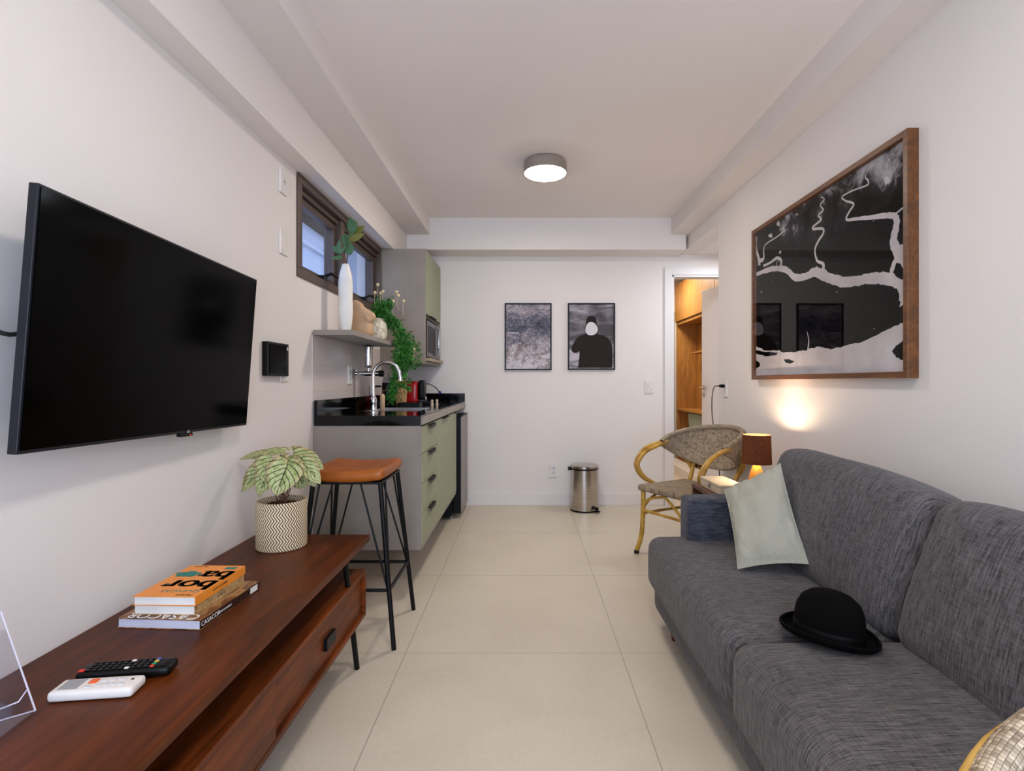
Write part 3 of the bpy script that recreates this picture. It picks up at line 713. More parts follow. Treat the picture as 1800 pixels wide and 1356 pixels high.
# ------------------------------------------------------------------ wall fittings
def plate(name, label, cat, c, nrm, w, h, parts, group=None, m='whiteplastic'):
    c = V(c); z = V(nrm); y = V((0,0,1)); x = y.cross(z)
    fr_ = frame3(c, x, y, z)
    t_ = thing(name, label, cat, tuple(c), group=group)
    b = MB().box((-w/2,-h/2,0),(w/2,h/2,.009)).xf(fr_); b.build('plate', M[m], t_, bevel=.002)
    for kind, dx, dy in parts:
        if kind == 'sw': MB().box((dx-.011,dy-.02,.009),(dx+.011,dy+.02,.013)).xf(fr_).build('switch_rocker', M[m], t_, bevel=.001)
        if kind == 'so':
            q = MB(); q.tube([(dx,dy,.009),(dx,dy,.0105)], .017, 20).xf(fr_); so_ = q.build('socket', M['greybtn'], t_, smooth=True)
            q = MB()
            for k in (-.007,0,.007): q.tube([(dx+k,dy+(.002 if k else -.002),.0105),(dx+k,dy+(.002 if k else -.002),.0112)], .0022, 8)
            q.xf(fr_).build('socket_hole', M['ink'], so_)
    return t_
def onL(px, py): Y = -XL*F/(CX-px); return (XL, Y, CH-(py-CY)/F*Y)
plate('socket_plate', 'white socket plate high on the left wall, topmost of four fittings', 'socket', onL(496.5,320), (1,0,0), .075, .115, [('so',0,0)])
plate('blank_plate', 'plain white blank cover plate on the left wall above the intercom', 'cover plate', onL(497,426), (1,0,0), .078, .118, [])
plate('switch_plate', 'white switch and socket plate on the left wall below the intercom', 'switch', onL(498,649), (1,0,0), .08, .118, [('sw',0,.028),('so',0,-.025)])
plate('socket_plate', 'narrow white socket plate on the tiled splashback', 'socket', (XL+.003, onL(613,660)[1], onL(613,660)[2]), (1,0,0), .07, .115, [('so',0,.02),('so',0,-.02)])
plate('socket_plate', 'pale socket plate just above the black upstand behind the faucet', 'socket', (XL+.009, 3.96, 1.075), (1,0,0), .09, .07, [('so',0,0)])
plate('switch_plate', 'white three-rocker switch plate beside the door frame', 'switch', (1.142, YB, 1.090), (0,-1,0), .078, .118, [('sw',-.013,.025),('sw',.013,.0),('sw',-.013,-.025)])
plate('socket_plate', 'white double socket low on the back wall beside the pedal bin', 'socket', (.263, YB, .318), (0,-1,0), .076, .118, [('so',0,.024),('so',0,-.018)])
Yo = 3.825
pl = plate('socket_plate', 'white socket plate on the right wall with a black plug in it', 'socket', (XR, Yo, 1.085), (-1,0,0), .075, .115, [('so',0,.02)])
cd = thing('lamp_cord', 'thin black power cord hanging from the right wall socket', 'cord', (XR-.03, Yo, 1.1))
MB().tube([(XR-.0115,Yo,1.105),(XR-.03,Yo,1.105),(XR-.05,Yo,1.105)], [.011,.013,.008], 12).build('plug', M['black'], cd, smooth=True)
MB().tube(bez([(XR-.05,Yo,1.105),(XR-.085,Yo,1.095),(XR-.10,Yo,1.0),(XR-.09,Yo+.01,.85),(XR-.06,Yo,.7),(XR-.05,Yo-.02,.4),(XR-.04,Yo-.05,.05),(XR-.05,Yo-.2,.008),(XR-.1,Yo-.5,.006)],8), .0035, 8).build('cable', M['cord'], cd, smooth=True)
# intercom
ic = thing('intercom', 'black video intercom screen on the left wall beside the television', 'intercom', (XL, 2.41, 1.26))
ya, yb, za, zb = 2.32, 2.525, 1.16, 1.31
MB().box((XL, ya, za), (XL+.028, yb, zb)).build('housing', M['black'], ic, bevel=.004)
MB().box((XL+.028, ya+.01, za+.01), (XL+.0295, yb-.03, zb-.01)).build('screen', M['screen'], ic)
MB().box((XL+.028, yb-.022, zb-.03), (XL+.0292, yb-.012, zb-.015)).build('button', M['greybtn'], ic)

# ------------------------------------------------------------------ television
s_ = .97/1.12
TL,BL,BR,TR = [V(p)*s_ + V((0,0,CH)) for p in ((-1.1576,1.2824,.4763),(-1.1986,1.2684,-.1731),(-1.2355,2.3877,-.1920),(-1.1945,2.4017,.4575))]
ex = ((BR-BL)+(TR-TL)).normalized(); ez = ((TL-BL)+(TR-BR)); ez = (ez-ex*ez.dot(ex)).normalized(); en = ex.cross(ez)
cen = (TL+BL+BR+TR)/4; wd = .97; hg = .5625
if en.x < 0: en = -en
Ft = frame3(cen, ex, ez, en)
tv = thing('television', 'large flat black television angled out on the left wall', 'television', (XL+.06, cen.y, cen.z))
MB().box((-wd/2,-hg/2,-.022),(wd/2,hg/2,-.002)).xf(Ft).build('bezel', M['bezel'], tv, bevel=.0015)
MB().box((-wd/2+.006,-hg/2+.008,-.002),(wd/2-.006,hg/2-.006,.0)).xf(Ft).build('screen', M['screen'], tv)
MB().box((-.3,-hg/2+.05,-.045),(.3,.12,-.0225)).xf(Ft).build('rear_housing', M['black'], tv, bevel=.005)
b = MB().box((.075,-hg/2-.012,-.02),(.135,-hg/2-.0005,-.002)).xf(Ft).build('sensor', M['black'], tv, bevel=.003)
MB().box((.118,-hg/2-.009,-.002),(.122,-hg/2-.006,-.0012)).xf(Ft).build('standby_light', M['led'], b)
lg = MB(); text(lg, 'LG', .011, Ft @ Matrix.Translation((.105,-hg/2+.004,.0003)), .0002); lg.build('logo_lettering', M['greybtn'], tv)
mp = Ft @ V((0,-.02,-.045))
MB().box((XL, mp.y-.12, mp.z-.1),(XL+.008, mp.y+.12, mp.z+.1)).box((XL+.008, mp.y-.03, mp.z-.05),(mp.x+.004, mp.y+.03, mp.z+.05)).build('wall_bracket', M['blackmetal'], tv)
MB().tube(bez([(XL+.006,.99,1.27),(XL+.03,1.08,1.255),(XL+.06,1.14,1.235),tuple(Ft @ V((-.36,.05,-.03)))],6), .005, 8).build('cable', M['cord'], tv, smooth=True)

# ------------------------------------------------------------------ TV bench
YE = 2.262; YS = .46; XB = -.652; ZT = .492
bn = thing('tv_bench', 'long dark walnut television bench with drawers and black metal legs', 'tv bench', (-.89, 1.36, 0))
MB().box((XL+.004, YS, ZT-.026), (XB, YE, ZT)).build('top', M['walnut'], bn, bevel=.0025)
bx0, bx1 = XL+.03, XB; by0, by1 = YS+.05, 2.207; bz0, bz1 = .178, .367
m = MB().box((bx0,by0,bz1-.016),(bx1,by1,bz1)).box((bx0,by0,bz0),(bx1,by1,bz0+.016)).box((bx0,by1-.016,bz0+.016),(bx1,by1,bz1-.016)).box((bx0,by0,bz0+.016),(bx1,by0+.016,bz1-.016)).box((bx0,by0,bz0+.016),(bx0+.01,by1,bz1-.016)).box((bx0,1.400,bz0+.016),(bx1-.014,1.414,bz1-.016))
m.build('drawer_box', M['walnut_front'], bn, bevel=.0015)
d1 = MB().box((bx1-.03,1.416,bz0+.018),(bx1-.014,by1-.018,bz1-.018)).build('drawer', M['walnut_front'], bn, bevel=.001)
MB().box((bx1-.014,1.775,.242),(bx1-.001,1.86,.281)).build('handle', M['black'], d1, bevel=.001)
d2 = MB().box((bx1-.018,by0+.018,bz0+.018),(bx1-.002,1.412,bz1-.018)).build('drawer', M['walnut_front'], bn, bevel=.001)
MB().box((bx1-.002,.80,.242),(bx1+.008,.885,.281)).build('handle', M['black'], d2, bevel=.001)
for x in (XB-.012, XL+.075):
    for (yt, yf) in ((1.985,2.124),(.72,.58)):
        k = (yf-yt)/(.467)
        MB().tube([(x, yt+k*(.466-.177), .177),(x, yf, 0)], .0105, 12).build('leg', M['blackmetal'], bn, smooth=True)
        MB().tube([(x, yt, .4655),(x, yt+k*(.466-.368), .3675)], .0105, 12).build('post', M['blackmetal'], bn, smooth=True)
# books
def book(name, label, c, rz, w, l, z0, h, covm, pagem, spm, cov=.0016, spine=1):
    """w along x, l along y, spine on +x side"""
    t_ = thing(name, label, 'book', (c[0],c[1],z0), rz)
    MB().box((-w/2+.003,-l/2+.002,cov),(w/2-.002,l/2-.002,h-cov)).build('pages', pagem, t_, world=False)
    MB().box((-w/2,-l/2,0),(w/2,l/2,cov)).build('back_cover', covm, t_, world=False)
    fc = MB().box((-w/2,-l/2,h-cov),(w/2,l/2,h)).build('front_cover', covm, t_, world=False)
    sp = MB().box((w/2-.002,-l/2,cov),(w/2,l/2,h-cov)).build('spine', spm, t_, world=False)
    return t_, fc, sp
rzb = math.radians(-3.5)
bt, fc, sp = book('magazine', 'thick brown-covered magazine lying at the bottom of the book stack', (-.942,1.531), rzb, .226, .275, ZT+.0005, .025, M['magcover'], M['papercool'], M['magspine'])
q = MB(); text(q, 'CASACOR', .042, Matrix.Translation((0,-.117,.0252)) @ Matrix.Rotation(PI,4,'Z'), .0002); q.build('cover_lettering', M['whiteink'], fc, world=False)
q = MB(); text(q, 'CASACOR', .017, frame3((.1131,-.095,.0125),(0,1,0),(0,0,1),(1,0,0)), .0002)
text(q, 'RIO DE JANEIRO', .007, frame3((.1131,-.03,.0125),(0,1,0),(0,0,1),(1,0,0)), .0002); q.build('spine_lettering', M['whiteink'], sp, world=False)
q = MB().box((.1130,.088,.004),(.1134,.126,.021)); q.build('spine_sticker', M['whiteink'], sp, world=False)
bt, fc, sp = book('paperback', 'parchment-coloured paperback, middle of the book stack', (-.948,1.533), math.radians(-2.5), .168, .228, ZT+.026, .0255, M['parch'], M['paper'], M['parch'])
q = MB(); text(q, 'A ARTE', .012, frame3((.0841,.0,.0125),(0,1,0),(0,0,1),(1,0,0)), .0002); q.build('spine_lettering', M['ink'], sp, world=False)
w_, l_ = .168, .24; z0 = ZT+.052; hh = .024
bt, fc, sp = book('paperback', 'orange paperback with big black lettering on top of the book stack', (-.947,1.535), math.radians(-1.5), w_, l_, z0, hh, M['orange'], M['paper'], M['orange'])
R180 = Matrix.Rotation(PI,4,'Z'); zt = hh+.0002
def tx(body, size, x, y, sx=1.0):
    q_ = MB(); text(q_, body, size, Matrix.Translation((x,y,zt)) @ R180 @ Matrix.Scale(sx,4,(1,0,0)), .0002); return q_
def bold(body, size, x, y, sx=1.0, m='ink', nm='cover_lettering'):
    q_ = MB()
    for dx in (-.0034, -.0017, 0, .0017, .0034):
        for dy in (-.0005,.0005):
            text(q_, body, size, Matrix.Translation((x+dx,y+dy,zt+.00005*dx*1000)) @ R180 @ Matrix.Scale(sx,4,(1,0,0)), .0002)
    q_.build(nm, M[m], fc, world=False)
bold('bor', .098, .010, -.034, 1.0)
bold('ba', .098, .040, .042, 1.0)
q = MB(); q.lathe([(0,0),(.007,0),(.007,.0003),(0,.0003)], (-.052,-.036,zt), 14); q.lathe([(0,0),(.006,0),(.006,.0003),(0,.0003)], (-.005,.036,zt), 14)
text(q, 'Machado', .013, Matrix.Translation((.045,-.108,zt)) @ R180, .0002); text(q, 'de Assis', .013, Matrix.Translation((-.045,.108,zt)) @ R180, .0002)
q.build('cover_lettering', M['ink'], fc, world=False)
q = MB(); text(q, 'QUINCAS', .021, Matrix.Translation((.018,-.082,zt)) @ R180 @ Matrix.Scale(1.15,4,(1,0,0)), .0002)
blob = [(-.068+.0*i,0) for i in range(0)]
pts = []
for i in range(40):
    a = 2*PI*i/40; rr = 1+.12*math.sin(5*a)+.08*math.sin(11*a+1)
    pts.append((-.045+.035*rr*math.cos(a), .045+.022*rr*math.sin(a)))
q.prism(pts, zt, zt+.0004); q.prism([(.035,.088),(.068,.088),(.07,.106),(.037,.105)], zt, zt+.0004)
q.build('cover_drawing', M['teal'], fc, world=False)
q = MB(); text(q, 'QUINCAS BORBA', .009, frame3((w_/2+.0001,-.01,hh/2),(0,1,0),(0,0,1),(1,0,0)), .0002); q.build('spine_lettering', M['ink'], sp, world=False)

# remotes
rw = thing('remote_control', 'white air-conditioner remote with grey display lying on the walnut bench', 'remote control', (-.878,1.105,ZT), math.radians(7))
def shell(L_, W_, H_, r_, n=8): return MB().soft((L_,W_,H_), r_, (0,0,H_/2+.001), n)
shell(.158,.056,.021,.008).build('casing', M['whiteplastic'], rw, world=False, smooth=True)
MB().box((-.066,-.018,.0215),(-.030,.020,.0227)).build('display', M['lcd'], rw, world=False, bevel=.0005)
MB().soft((.016,.016,.003), .0014, (-.012,.008,.0225), 4).build('button', M['btn_orange'], rw, world=False, smooth=True)
for (x,y) in ((.006,.010),(.024,.010),(.042,.010),(-.012,-.012),(.006,-.008),(.020,-.008),(.034,-.008),(.048,-.008)):
    MB().soft((.011,.008,.002), .0009, (x,y,.0224), 3).build('button', M['greybtn'], rw, world=False, smooth=True)
MB().tube([(.062,.008,.0215),(.062,.008,.0228)], .003, 10).build('button', M['ink'], rw, world=False)
rb = thing('remote_control', 'black television remote with coloured keys lying behind the white one', 'remote control', (-.868,1.176,ZT), math.radians(9))
MB().soft((.185,.050,.022), .009, (0,0,.012), 8).build('casing', M['black'], rb, world=False, smooth=True)
for i in range(11):
    for j_ in range(4):
        if (i in (6,) and j_ in (0,3)): mm = 'whiteplastic'
        else: mm = 'blackgloss'
        if i == 10: mm = ('btn_red','btn_green','btn_yellow','btn_blue')[j_]
        MB().soft((.0085,.007,.003), .0013, (-.07+i*.0125,-.0155+j_*.0103,.0237), 2).build('button', M[mm], rb, world=False, smooth=True)
MB().soft((.011,.009,.003), .0013, (-.083,-.014,.0235), 2).build('button', M['btn_red'], rb, world=False, smooth=True)
# acrylic holder
A = V((-.951,1.044,ZT+.001)); up = V((-.99,1.015,.70))-A; dv = V((-.12,-.10,0)); fw = V((.02,-.16,0))
ah = thing('sign_holder', 'clear acrylic sign holder at the left end of the walnut bench', 'sign holder', tuple(A))
def panel(mb, o, a, b, n, th):
    n = V(n).normalized()*th; vs = [o, o+a, o+a+b, o+b]; mb.add([p for p in vs]+[p+n for p in vs], [(0,3,2,1),(4,5,6,7),(0,1,5,4),(1,2,6,5),(2,3,7,6),(3,0,4,7)])
m = MB(); panel(m, A, dv, up, (.3,-1,.1), .003); m.build('front_panel', M['acrylic'], ah)
m = MB(); panel(m, A+V((.0,-.004,0)), dv, fw, (0,0,1), .003); m.build('base_panel', M['acrylic'], ah)
m = MB(); m.tube([A+V((0,0,.002)), A+up], .0016, 6).tube([A+V((0,0,.002)), A+dv+V((0,0,.002))], .0014, 6).tube([A+up*.22+V((-.002,0,0)), A+up*.2+V((-.008,-.012,-.012)), A+V((-.10,-.05,.004))], .0013, 6)
m.build('panel_edge', M['acryledge'], ah, smooth=True)

# ------------------------------------------------------------------ potted caladium
pc = V((-.95,2.10,ZT+.0005)); R_ = .0925; H_ = .182
tag(MB().lathe([(0,0),(R_-.004,0),(R_,.004),(R_,H_-.003),(R_-.003,H_),(R_-.008,H_),(R_-.009,H_-.03),(0,H_-.03)], pc, 72).build('plant_pot', M['zigzag'], loc=tuple(pc), smooth=True), 'cylindrical cream pot with brown zigzag stripes on the walnut bench', 'pot')
cp = thing('caladium', 'caladium with pale green dark-veined leaves growing in the zigzag pot', 'plant', tuple(pc+V((0,0,H_-.03))))
def soilf(u, v):
    r_ = (R_-.010)*v; a = u*2*PI; p = V((r_*math.cos(a), r_*math.sin(a), 0))
    return pc+p+V((0,0,H_-.026+.016*(1-v*v)+.010*noise.noise(p*60)))
MB().grid(soilf, 48, 12).build('soil', M['soil'], cp, smooth=True)
st = MB()
top = pc+V((0,0,H_-.01))
LV = [ # attach px,py,dY, direction(x,y,z), normal, L, W
 ((506,818,-.085), (-.2,-.45,-.8), (.1,-1,.5), .115, .135),
 ((482,806,-.05), (-.1,-.5,-.55), (0,-.5,1), .095, .13),
 ((470,800,.02), (-1,-.1,-.02), (0,-.35,1), .11, .08),
 ((500,795,.02), (-.6,-.2,.02), (.2,-.3,1), .12, .07),
 ((462,822,-.03), (-.75,-.2,-.75), (-.5,-1,.3), .12, .09),
 ((474,828,-.07), (-.4,-.3,-.9), (-.3,-1,.1), .095, .10),
 ((460,846,-.06), (-.25,-.1,-1), (-.5,-1,.1), .065, .05),
 ((515,800,.03), (.8,-.1,-.25), (.1,-.6,1), .135, .105),
 ((530,812,-.02), (.75,-.25,-.65), (.3,-.8,.6), .115, .075),
 ((536,824,.05), (.5,0,-.9), (.3,-1,.1), .085, .06),
 ((519,828,.02), (.35,.1,-.8), (.2,-1,.2), .085, .09),
 ((497,812,-.04), (.2,-.6,-.4), (0,-.4,1), .10, .12)]
for i, ((px,py,dy), d, n, L_, W_) in enumerate(LV):
    p = at(px, py, 2.10+dy)
    lm = MB(); leafmesh(lm, p, d, n, L_, W_, .16, .16, 8, 10, heart=1)
    lm.build('leaf', M['caladium'], cp, smooth=True, solid=.0008)
    b = top+V((random.uniform(-.02,.02), random.uniform(-.02,.02), 0)); dn = V(d).normalized()
    q = p+dn*L_*.12
    st.tube(bez([b, b.lerp(q,.5)+V((0,0,.03)), q-V(n).normalized()*.004],5), .0022, 6)
st.tube(bez([at(434,836,2.05), at(429,850,2.05), at(424,865,2.05)],4), [.002]*5+[.001]*4, 5)
st.build('leaf_stems', M['stem'], cp, smooth=True)

# ------------------------------------------------------------------ bar stool
stx, sty = -.77, 2.475
bs = thing('bar_stool', 'tan leather bar stool with black hairpin legs beside the base cabinet', 'bar stool', (stx, sty, 0))
def seatf(mb):
    e = MB().soft((.33,.37,.05), .022, (0,0,0), 12, (0,0,.004))
    for p in e.v: p.z += .014*((p.x/.165)**2) + .004*((p.y/.185)**2) - .006
    e.xf(Matrix.Translation((stx, sty, .728))); mb.add(e.v, e.f)
m = MB(); seatf(m); m.build('seat', M['leather'], bs, smooth=1.2)
m = MB(); m.soft((.31,.35,.012), .005, (stx,sty,.699), 5); m.build('seat_plate', M['blackmetal'], bs, smooth=True)
zr = .245
tops = {}; feet = {}
for sx in (-1,1):
    for sy in (-1,1):
        tpv = V((stx+sx*.145, sty+sy*.155, .697)); ftv = V((stx+sx*.215, sty+sy*.20, 0))
        g = MB().tube([tpv, ftv], .0105, 12)
        rj = tpv.lerp(ftv, (.697-zr)/.697)
        g.tube([V((stx+sx*.06, tpv.y, .695)), rj+V((-sx*.008,0,.012))], .0045, 8)
        g.tube([V((tpv.x, sty+sy*.075, .695)), rj+V((0,-sy*.008,.012))], .0045, 8)
        g.build('leg', M['blackmetal'], bs, smooth=True); tops[(sx,sy)] = rj
m = MB()
for a, b in (((-1,-1),(1,-1)),((1,-1),(1,1)),((1,1),(-1,1)),((-1,1),(-1,-1))): m.tube([tops[a], tops[b]], .0075, 10)
m.build('footrest', M['blackmetal'], bs, smooth=True)

# ------------------------------------------------------------------ pedal bin
bc = V((.525,4.76,0))
bi = thing('pedal_bin', 'round stainless steel pedal bin against the back wall', 'bin', tuple(bc))
MB().lathe([(0,.012),(.122,.012),(.1225,.016),(.1225,.365),(0,.366)], bc, 56).build('body', M['steel'], bi, smooth=True)
MB().lathe([(0,0),(.124,0),(.125,.006),(.125,.014),(0,.0145)], bc, 56).build('base_ring', M['black'], bi, smooth=True)
m = MB().lathe([(0,.366),(.1235,.366),(.1245,.370),(.1245,.377),(0,.378)], bc, 56); m.box((bc.x-.145,bc.y-.02,.355),(bc.x-.12,bc.y+.02,.383)); m.build('collar', M['black'], bi, smooth=True)
MB().lathe([(.1235,.378),(.1235,.397),(.118,.402),(.06,.410),(0,.412)], bc, 56).build('lid', M['steel'], bi, smooth=True)
m = MB().box((.028,-.150,.03),(.062,-.118,.048)).box((.022,-.172,.012),(.07,-.148,.02)).box((.04,-.16,.018),(.05,-.14,.034)); m.xf(Matrix.Translation(bc) @ Matrix.Rotation(.35,4,'Z')); m.build('pedal', M['black'], bi, bevel=.002)

# ------------------------------------------------------------------ pictures on the back wall
def picframe(name, label, x0, x1, z0, z1, y, fw, th, fm, printmats, draw):
    t_ = thing(name, label, 'picture', ((x0+x1)/2, y, z0))
    m = MB().box((x0,y-th,z0),(x0+fw,y,z1)).box((x1-fw,y-th,z0),(x1,y,z1)).box((x0+fw,y-th,z0),(x1-fw,y,z0+fw)).box((x0+fw,y-th,z1-fw),(x1-fw,y,z1))
    m.build('frame', fm, t_, bevel=.001)
    p = MB(); p.box((x0+fw,y-th+.012,z0+fw),(x1-fw,y-.004,z1-fw)); draw(p, y-th+.012)
    p.build('print', printmats, t_)
    return t_
k = YB/F
def PX(px): return (px-CX)*k
def PZ(py): return CH-(py-CY)*k
picframe('framed_print', 'black-framed abstract print in blurred greys and rust, left of the pair', PX(887.5), PX(969.5), PZ(651), PZ(533.5), YB, .012, .024, M['black'], [M['abstract'], M['facewhite']],
    lambda p, y: (setattr(p,'cur',1), p.box((PX(891),y-.0008,PZ(586.5)),(PX(912),y-.0004,PZ(585))), setattr(p,'cur',0)))
def zz(zx, zy): return (PX(860+zx/3.2294), PZ(500+zy/3.2294))
def figure(p, y):
    p.cur = 1
    body = [(503,474),(512,400),(511,380),(495,390),(478,390),(466,378),(466,360),(478,335),(498,305),(515,292),(540,286),(548,275),(545,250),(548,222),(552,195),(562,183),(580,179),(598,184),(606,200),(608,222),(614,250),(614,275),(620,286),(650,292),(672,305),(690,330),(698,360),(697,474)]
    pts = [zz(*q) for q in body]
    p.prism(pts, y-.0014, y-.001, 'y')
    p.cur = 2
    fc_ = []
    for i in range(26):
        a = 2*PI*i/26; rr = 1+.05*math.sin(3*a+.5); fc_.append(zz(579+35*rr*math.cos(a), 254+38*rr*math.sin(a)))
    p.prism(fc_, y-.0020, y-.0015, 'y'); p.cur = 0
picframe('framed_print', 'black-framed print of a dark hatted silhouette with a blank pale face', PX(998), PX(1080.5), PZ(650.5), PZ(533.5), YB, .012, .024, M['black'], [M['misty'], M['silhouette'], M['facewhite']], figure)

# ------------------------------------------------------------------ big map picture
XA = 1.392
Y0, Y1, Z0, Z1 = 1.95, 3.295, 1.148, 2.057
ap = thing('framed_print', 'huge black and white river map print in a brown wood frame above the sofa', 'picture', (XR, (Y0+Y1)/2, Z0))
fw = .024; XFf = 1.387
m = MB().box((XFf,Y0,Z0),(XR,Y0+fw,Z1)).box((XFf,Y1-fw,Z0),(XR,Y1,Z1)).box((XFf,Y0+fw,Z0),(XR,Y1-fw,Z0+fw)).box((XFf,Y0+fw,Z1-fw),(XR,Y1-fw,Z1))
m.build('frame', M['artframe'], ap, bevel=.0015)
XPc = 1.408
pr = MB().box((XPc, Y0+fw, Z0+fw), (XR-.001, Y1-fw, Z1-fw))
def ac(zx, zy):
    p = onx(1280+zx/2.713, 200+zy/2.713, XPc); return (min(max(p.y, Y0+fw), Y1-fw), min(max(p.z, Z0+fw), Z1-fw))
random.seed(3)
def river(pts, ws, lay):
    P = [V((*ac(*q),0)) for q in pts]; n = 6
    C = bez(P, n); W_ = []
    for i in range(len(ws)-1):
        for k_ in range(n): W_.append(ws[i]+(ws[i+1]-ws[i])*k_/n)
    W_.append(ws[-1]); L_, R__ = [], []
    for i, c_ in enumerate(C):
        d_ = (C[min(i+1,len(C)-1)]-C[max(i-1,0)]).normalized(); n_ = V((-d_.y, d_.x, 0))
        j1 = 1+random.uniform(-.16,.16); j2 = 1+random.uniform(-.16,.16)
        L_.append(c_+n_*W_[i]/2*j1); R__.append(c_-n_*W_[i]/2*j2)
    vs = []; x = XPc-.0006-lay*.00025
    for a, b in zip(L_, R__):
        for q in (a, b):
            vs.append((x, min(max(q.x, Y0+fw), Y1-fw), min(max(q.y, Z0+fw), Z1-fw)))
    pr.add(vs, [(2*i, 2*i+1, 2*i+3, 2*i+2) for i in range(len(C)-1)])
def mpoly(pts, lay, jag=0):
    out = []
    for i, q in enumerate(pts):
        a = ac(*q); b = ac(*pts[(i+1)%len(pts)]); out.append(a)
        if jag:
            for k_ in range(1, 5):
                t_ = k_/5; out.append((a[0]+(b[0]-a[0])*t_+random.uniform(-jag,jag), min(max(a[1]+(b[1]-a[1])*t_+random.uniform(-jag,jag), Z0+fw), Z1-fw)))
    out = [(min(max(a, Y0+fw), Y1-fw), b) for a, b in out]
    pr.prism(out, XPc-.0006-lay*.00025, XPc-.0004-lay*.00025, 'x')
pr.cur = 1
river([(132,768),(190,745),(240,738),(285,750),(320,782),(370,775),(420,755),(470,778),(540,802),(610,798),(680,785),(760,788),(820,800),(872,830)], [.022,.03,.03,.034,.036,.034,.05,.05,.046,.042,.045,.05,.06,.07], 0)
river([(872,900),(850,850),(820,800)], [.09,.085,.05], 1)
river([(872,770),(845,715),(810,655),(790,610),(800,550),(805,510),(790,487),(740,487),(680,495),(620,500),(565,505),(580,465),(600,430),(560,415),(545,395),(600,365),(665,340),(668,318),(655,300),(680,255),(720,240)], [.07,.06,.05,.04,.035,.035,.025,.022,.018,.014,.012,.010,.009,.008,.008,.006,.009,.009,.006,.005,.004], 2)
river([(780,780),(790,720),(810,690)], [.03,.022,.02], 3)
river([(850,800),(840,750),(815,700)], [.035,.03,.02], 4)
river([(450,755),(455,718),(425,700),(415,650),(430,610),(455,570),(450,548),(410,550),(405,540),(445,505),(430,485),(455,460),(440,435),(460,410),(445,395)], [.03,.018,.014,.012,.014,.014,.012,.012,.010,.010,.008,.008,.007,.006,.005], 3)
river([(150,735),(150,705),(170,690),(175,630),(230,590),(268,560),(265,545),(278,530)], [.03,.03,.02,.008,.008,.008,.006,.005], 4)
river([(133,590),(135,640),(150,705)], [.02,.02,.03], 5)
river([(170,725),(200,712),(235,688),(255,705),(248,735)], [.016,.012,.018,.02,.02], 5)
river([(238,735),(232,715),(240,700)], [.006,.004,.004], 6)
river([(800,478),(835,450),(868,428)], [.008,.007,.009], 5)
river([(815,630),(840,628),(858,655),(868,650)], [.005,.005,.005,.005], 6)
river([(382,1130),(386,1080),(378,1040)], [.012,.006,.004], 6)
for (cx_, cy_, r_) in ((240,525,14),(205,583,13),(250,660,8),(330,480,6),(365,430,7),(760,320,20),(770,220,6),(695,512,3),(210,800,2),(698,1026,3),(160,850,4),(520,850,3)):
    pts = [(cx_+r_*math.cos(a_*PI/5)*random.uniform(.4,1), cy_+r_*math.sin(a_*PI/5)*random.uniform(.5,1.2)) for a_ in range(10)]
    mpoly(pts, 6)
mpoly([(132,1110),(180,1130),(245,1128),(265,1140),(330,1135),(380,1128),(430,1110),(490,1125),(570,1105),(640,1090),(700,1062),(760,1030),(800,1010),(868,992),(868,1300),(132,1300)], 7, .004)
pr.cur = 2
mpoly([(868,1060),(830,1090),(800,1110),(785,1135),(810,1165),(840,1178),(868,1178)], 9, .003)
mpoly([(268,1172),(290,1170),(318,1182),(300,1192),(275,1186)], 9, .002)
mpoly([(132,1128),(170,1135),(240,1140),(232,1152),(180,1158),(132,1145)], 9, .002)
mpoly([(132,1178),(152,1188),(154,1205),(132,1215)], 9, .002)
mpoly([(805,712),(825,715),(845,760),(838,792),(815,785),(790,760)], 9, .002)
mpoly([(138,725),(165,722),(168,745),(140,750)], 9, .001)
mpoly([(868,905),(845,935),(800,945),(820,985),(868,980)], 9, .001) if False else None
pr.build('print', [M['mapdark'], M['mapwhite'], plain('map_ink', (6,5,5), .5, 0, 0)], ap)
g = MB().prism([(1.4005,Y0+fw),(1.4025,Y0+fw),(1.3910,Y1-fw),(1.3890,Y1-fw)], Z0+fw, Z1-fw); g.build('glazing', M['artglass'], ap)

# ------------------------------------------------------------------ sofa
SY0, SY1 = .80, 2.545
sf = thing('sofa', 'long charcoal woven fabric sofa against the right wall', 'sofa', (1.0, 1.6, 0))
MB().soft((.80, SY1-SY0-.01, .13), .02, (1.0+.005, (SY0+SY1)/2, .075+.065), 8).build('base', M['sofa'], sf, smooth=True)
YM = 1.52
for a, b in ((SY0, YM-.002), (YM+.002, SY1)):
    m = MB().soft((.835, b-a, .235), .055, (.575+.4175, (a+b)/2, .178+.1175), 18, (.015,.004,.016), .0015, a)
    m.build('seat_cushion', M['sofa'], sf, smooth=1.2)
MB().soft((.15, SY1-SY0-.16, .50), .04, (XR-.022-.078, (SY0+SY1)/2-.08, .15+.25), 8).build('back_rest', M['sofaback'], sf, smooth=True)
ar = MB().soft((.66,.14,.40), .025, (.73+.33, 2.405+.07, .205+.20), 8, (0,.004,.004)); ar.build('armrest', M['sofaarm'], sf, smooth=1.2)
def backc(y0, y1, seed, ht=.0, dz=0):
    L_ = y1-y0; e = MB().soft((.20, L_, .45), .06, (0,0,0), 26, (.036,.012,.015), 0)
    for p in e.v:
        yy = p.y/(L_/2)
        e1 = max(0, abs(yy)-.72)/.28
        p.x += -.0018*math.sin(p.z*75+seed+2*noise.noise(p*6))*e1*(1 if p.x < 0 else 0)
        p += noise.noise_vector(p*4+V((seed,0,0)))*.007
        p.z -= .03*max(0,yy*-1)*0
        if p.z > 0: p.z -= .02*(abs(yy)**3)
        p.z += ht*(yy)
    e.xf(Matrix.Translation((1.165,(y0+y1)/2,.625+dz)) @ Matrix.Rotation(math.radians(17),4,'Y'))
    return e
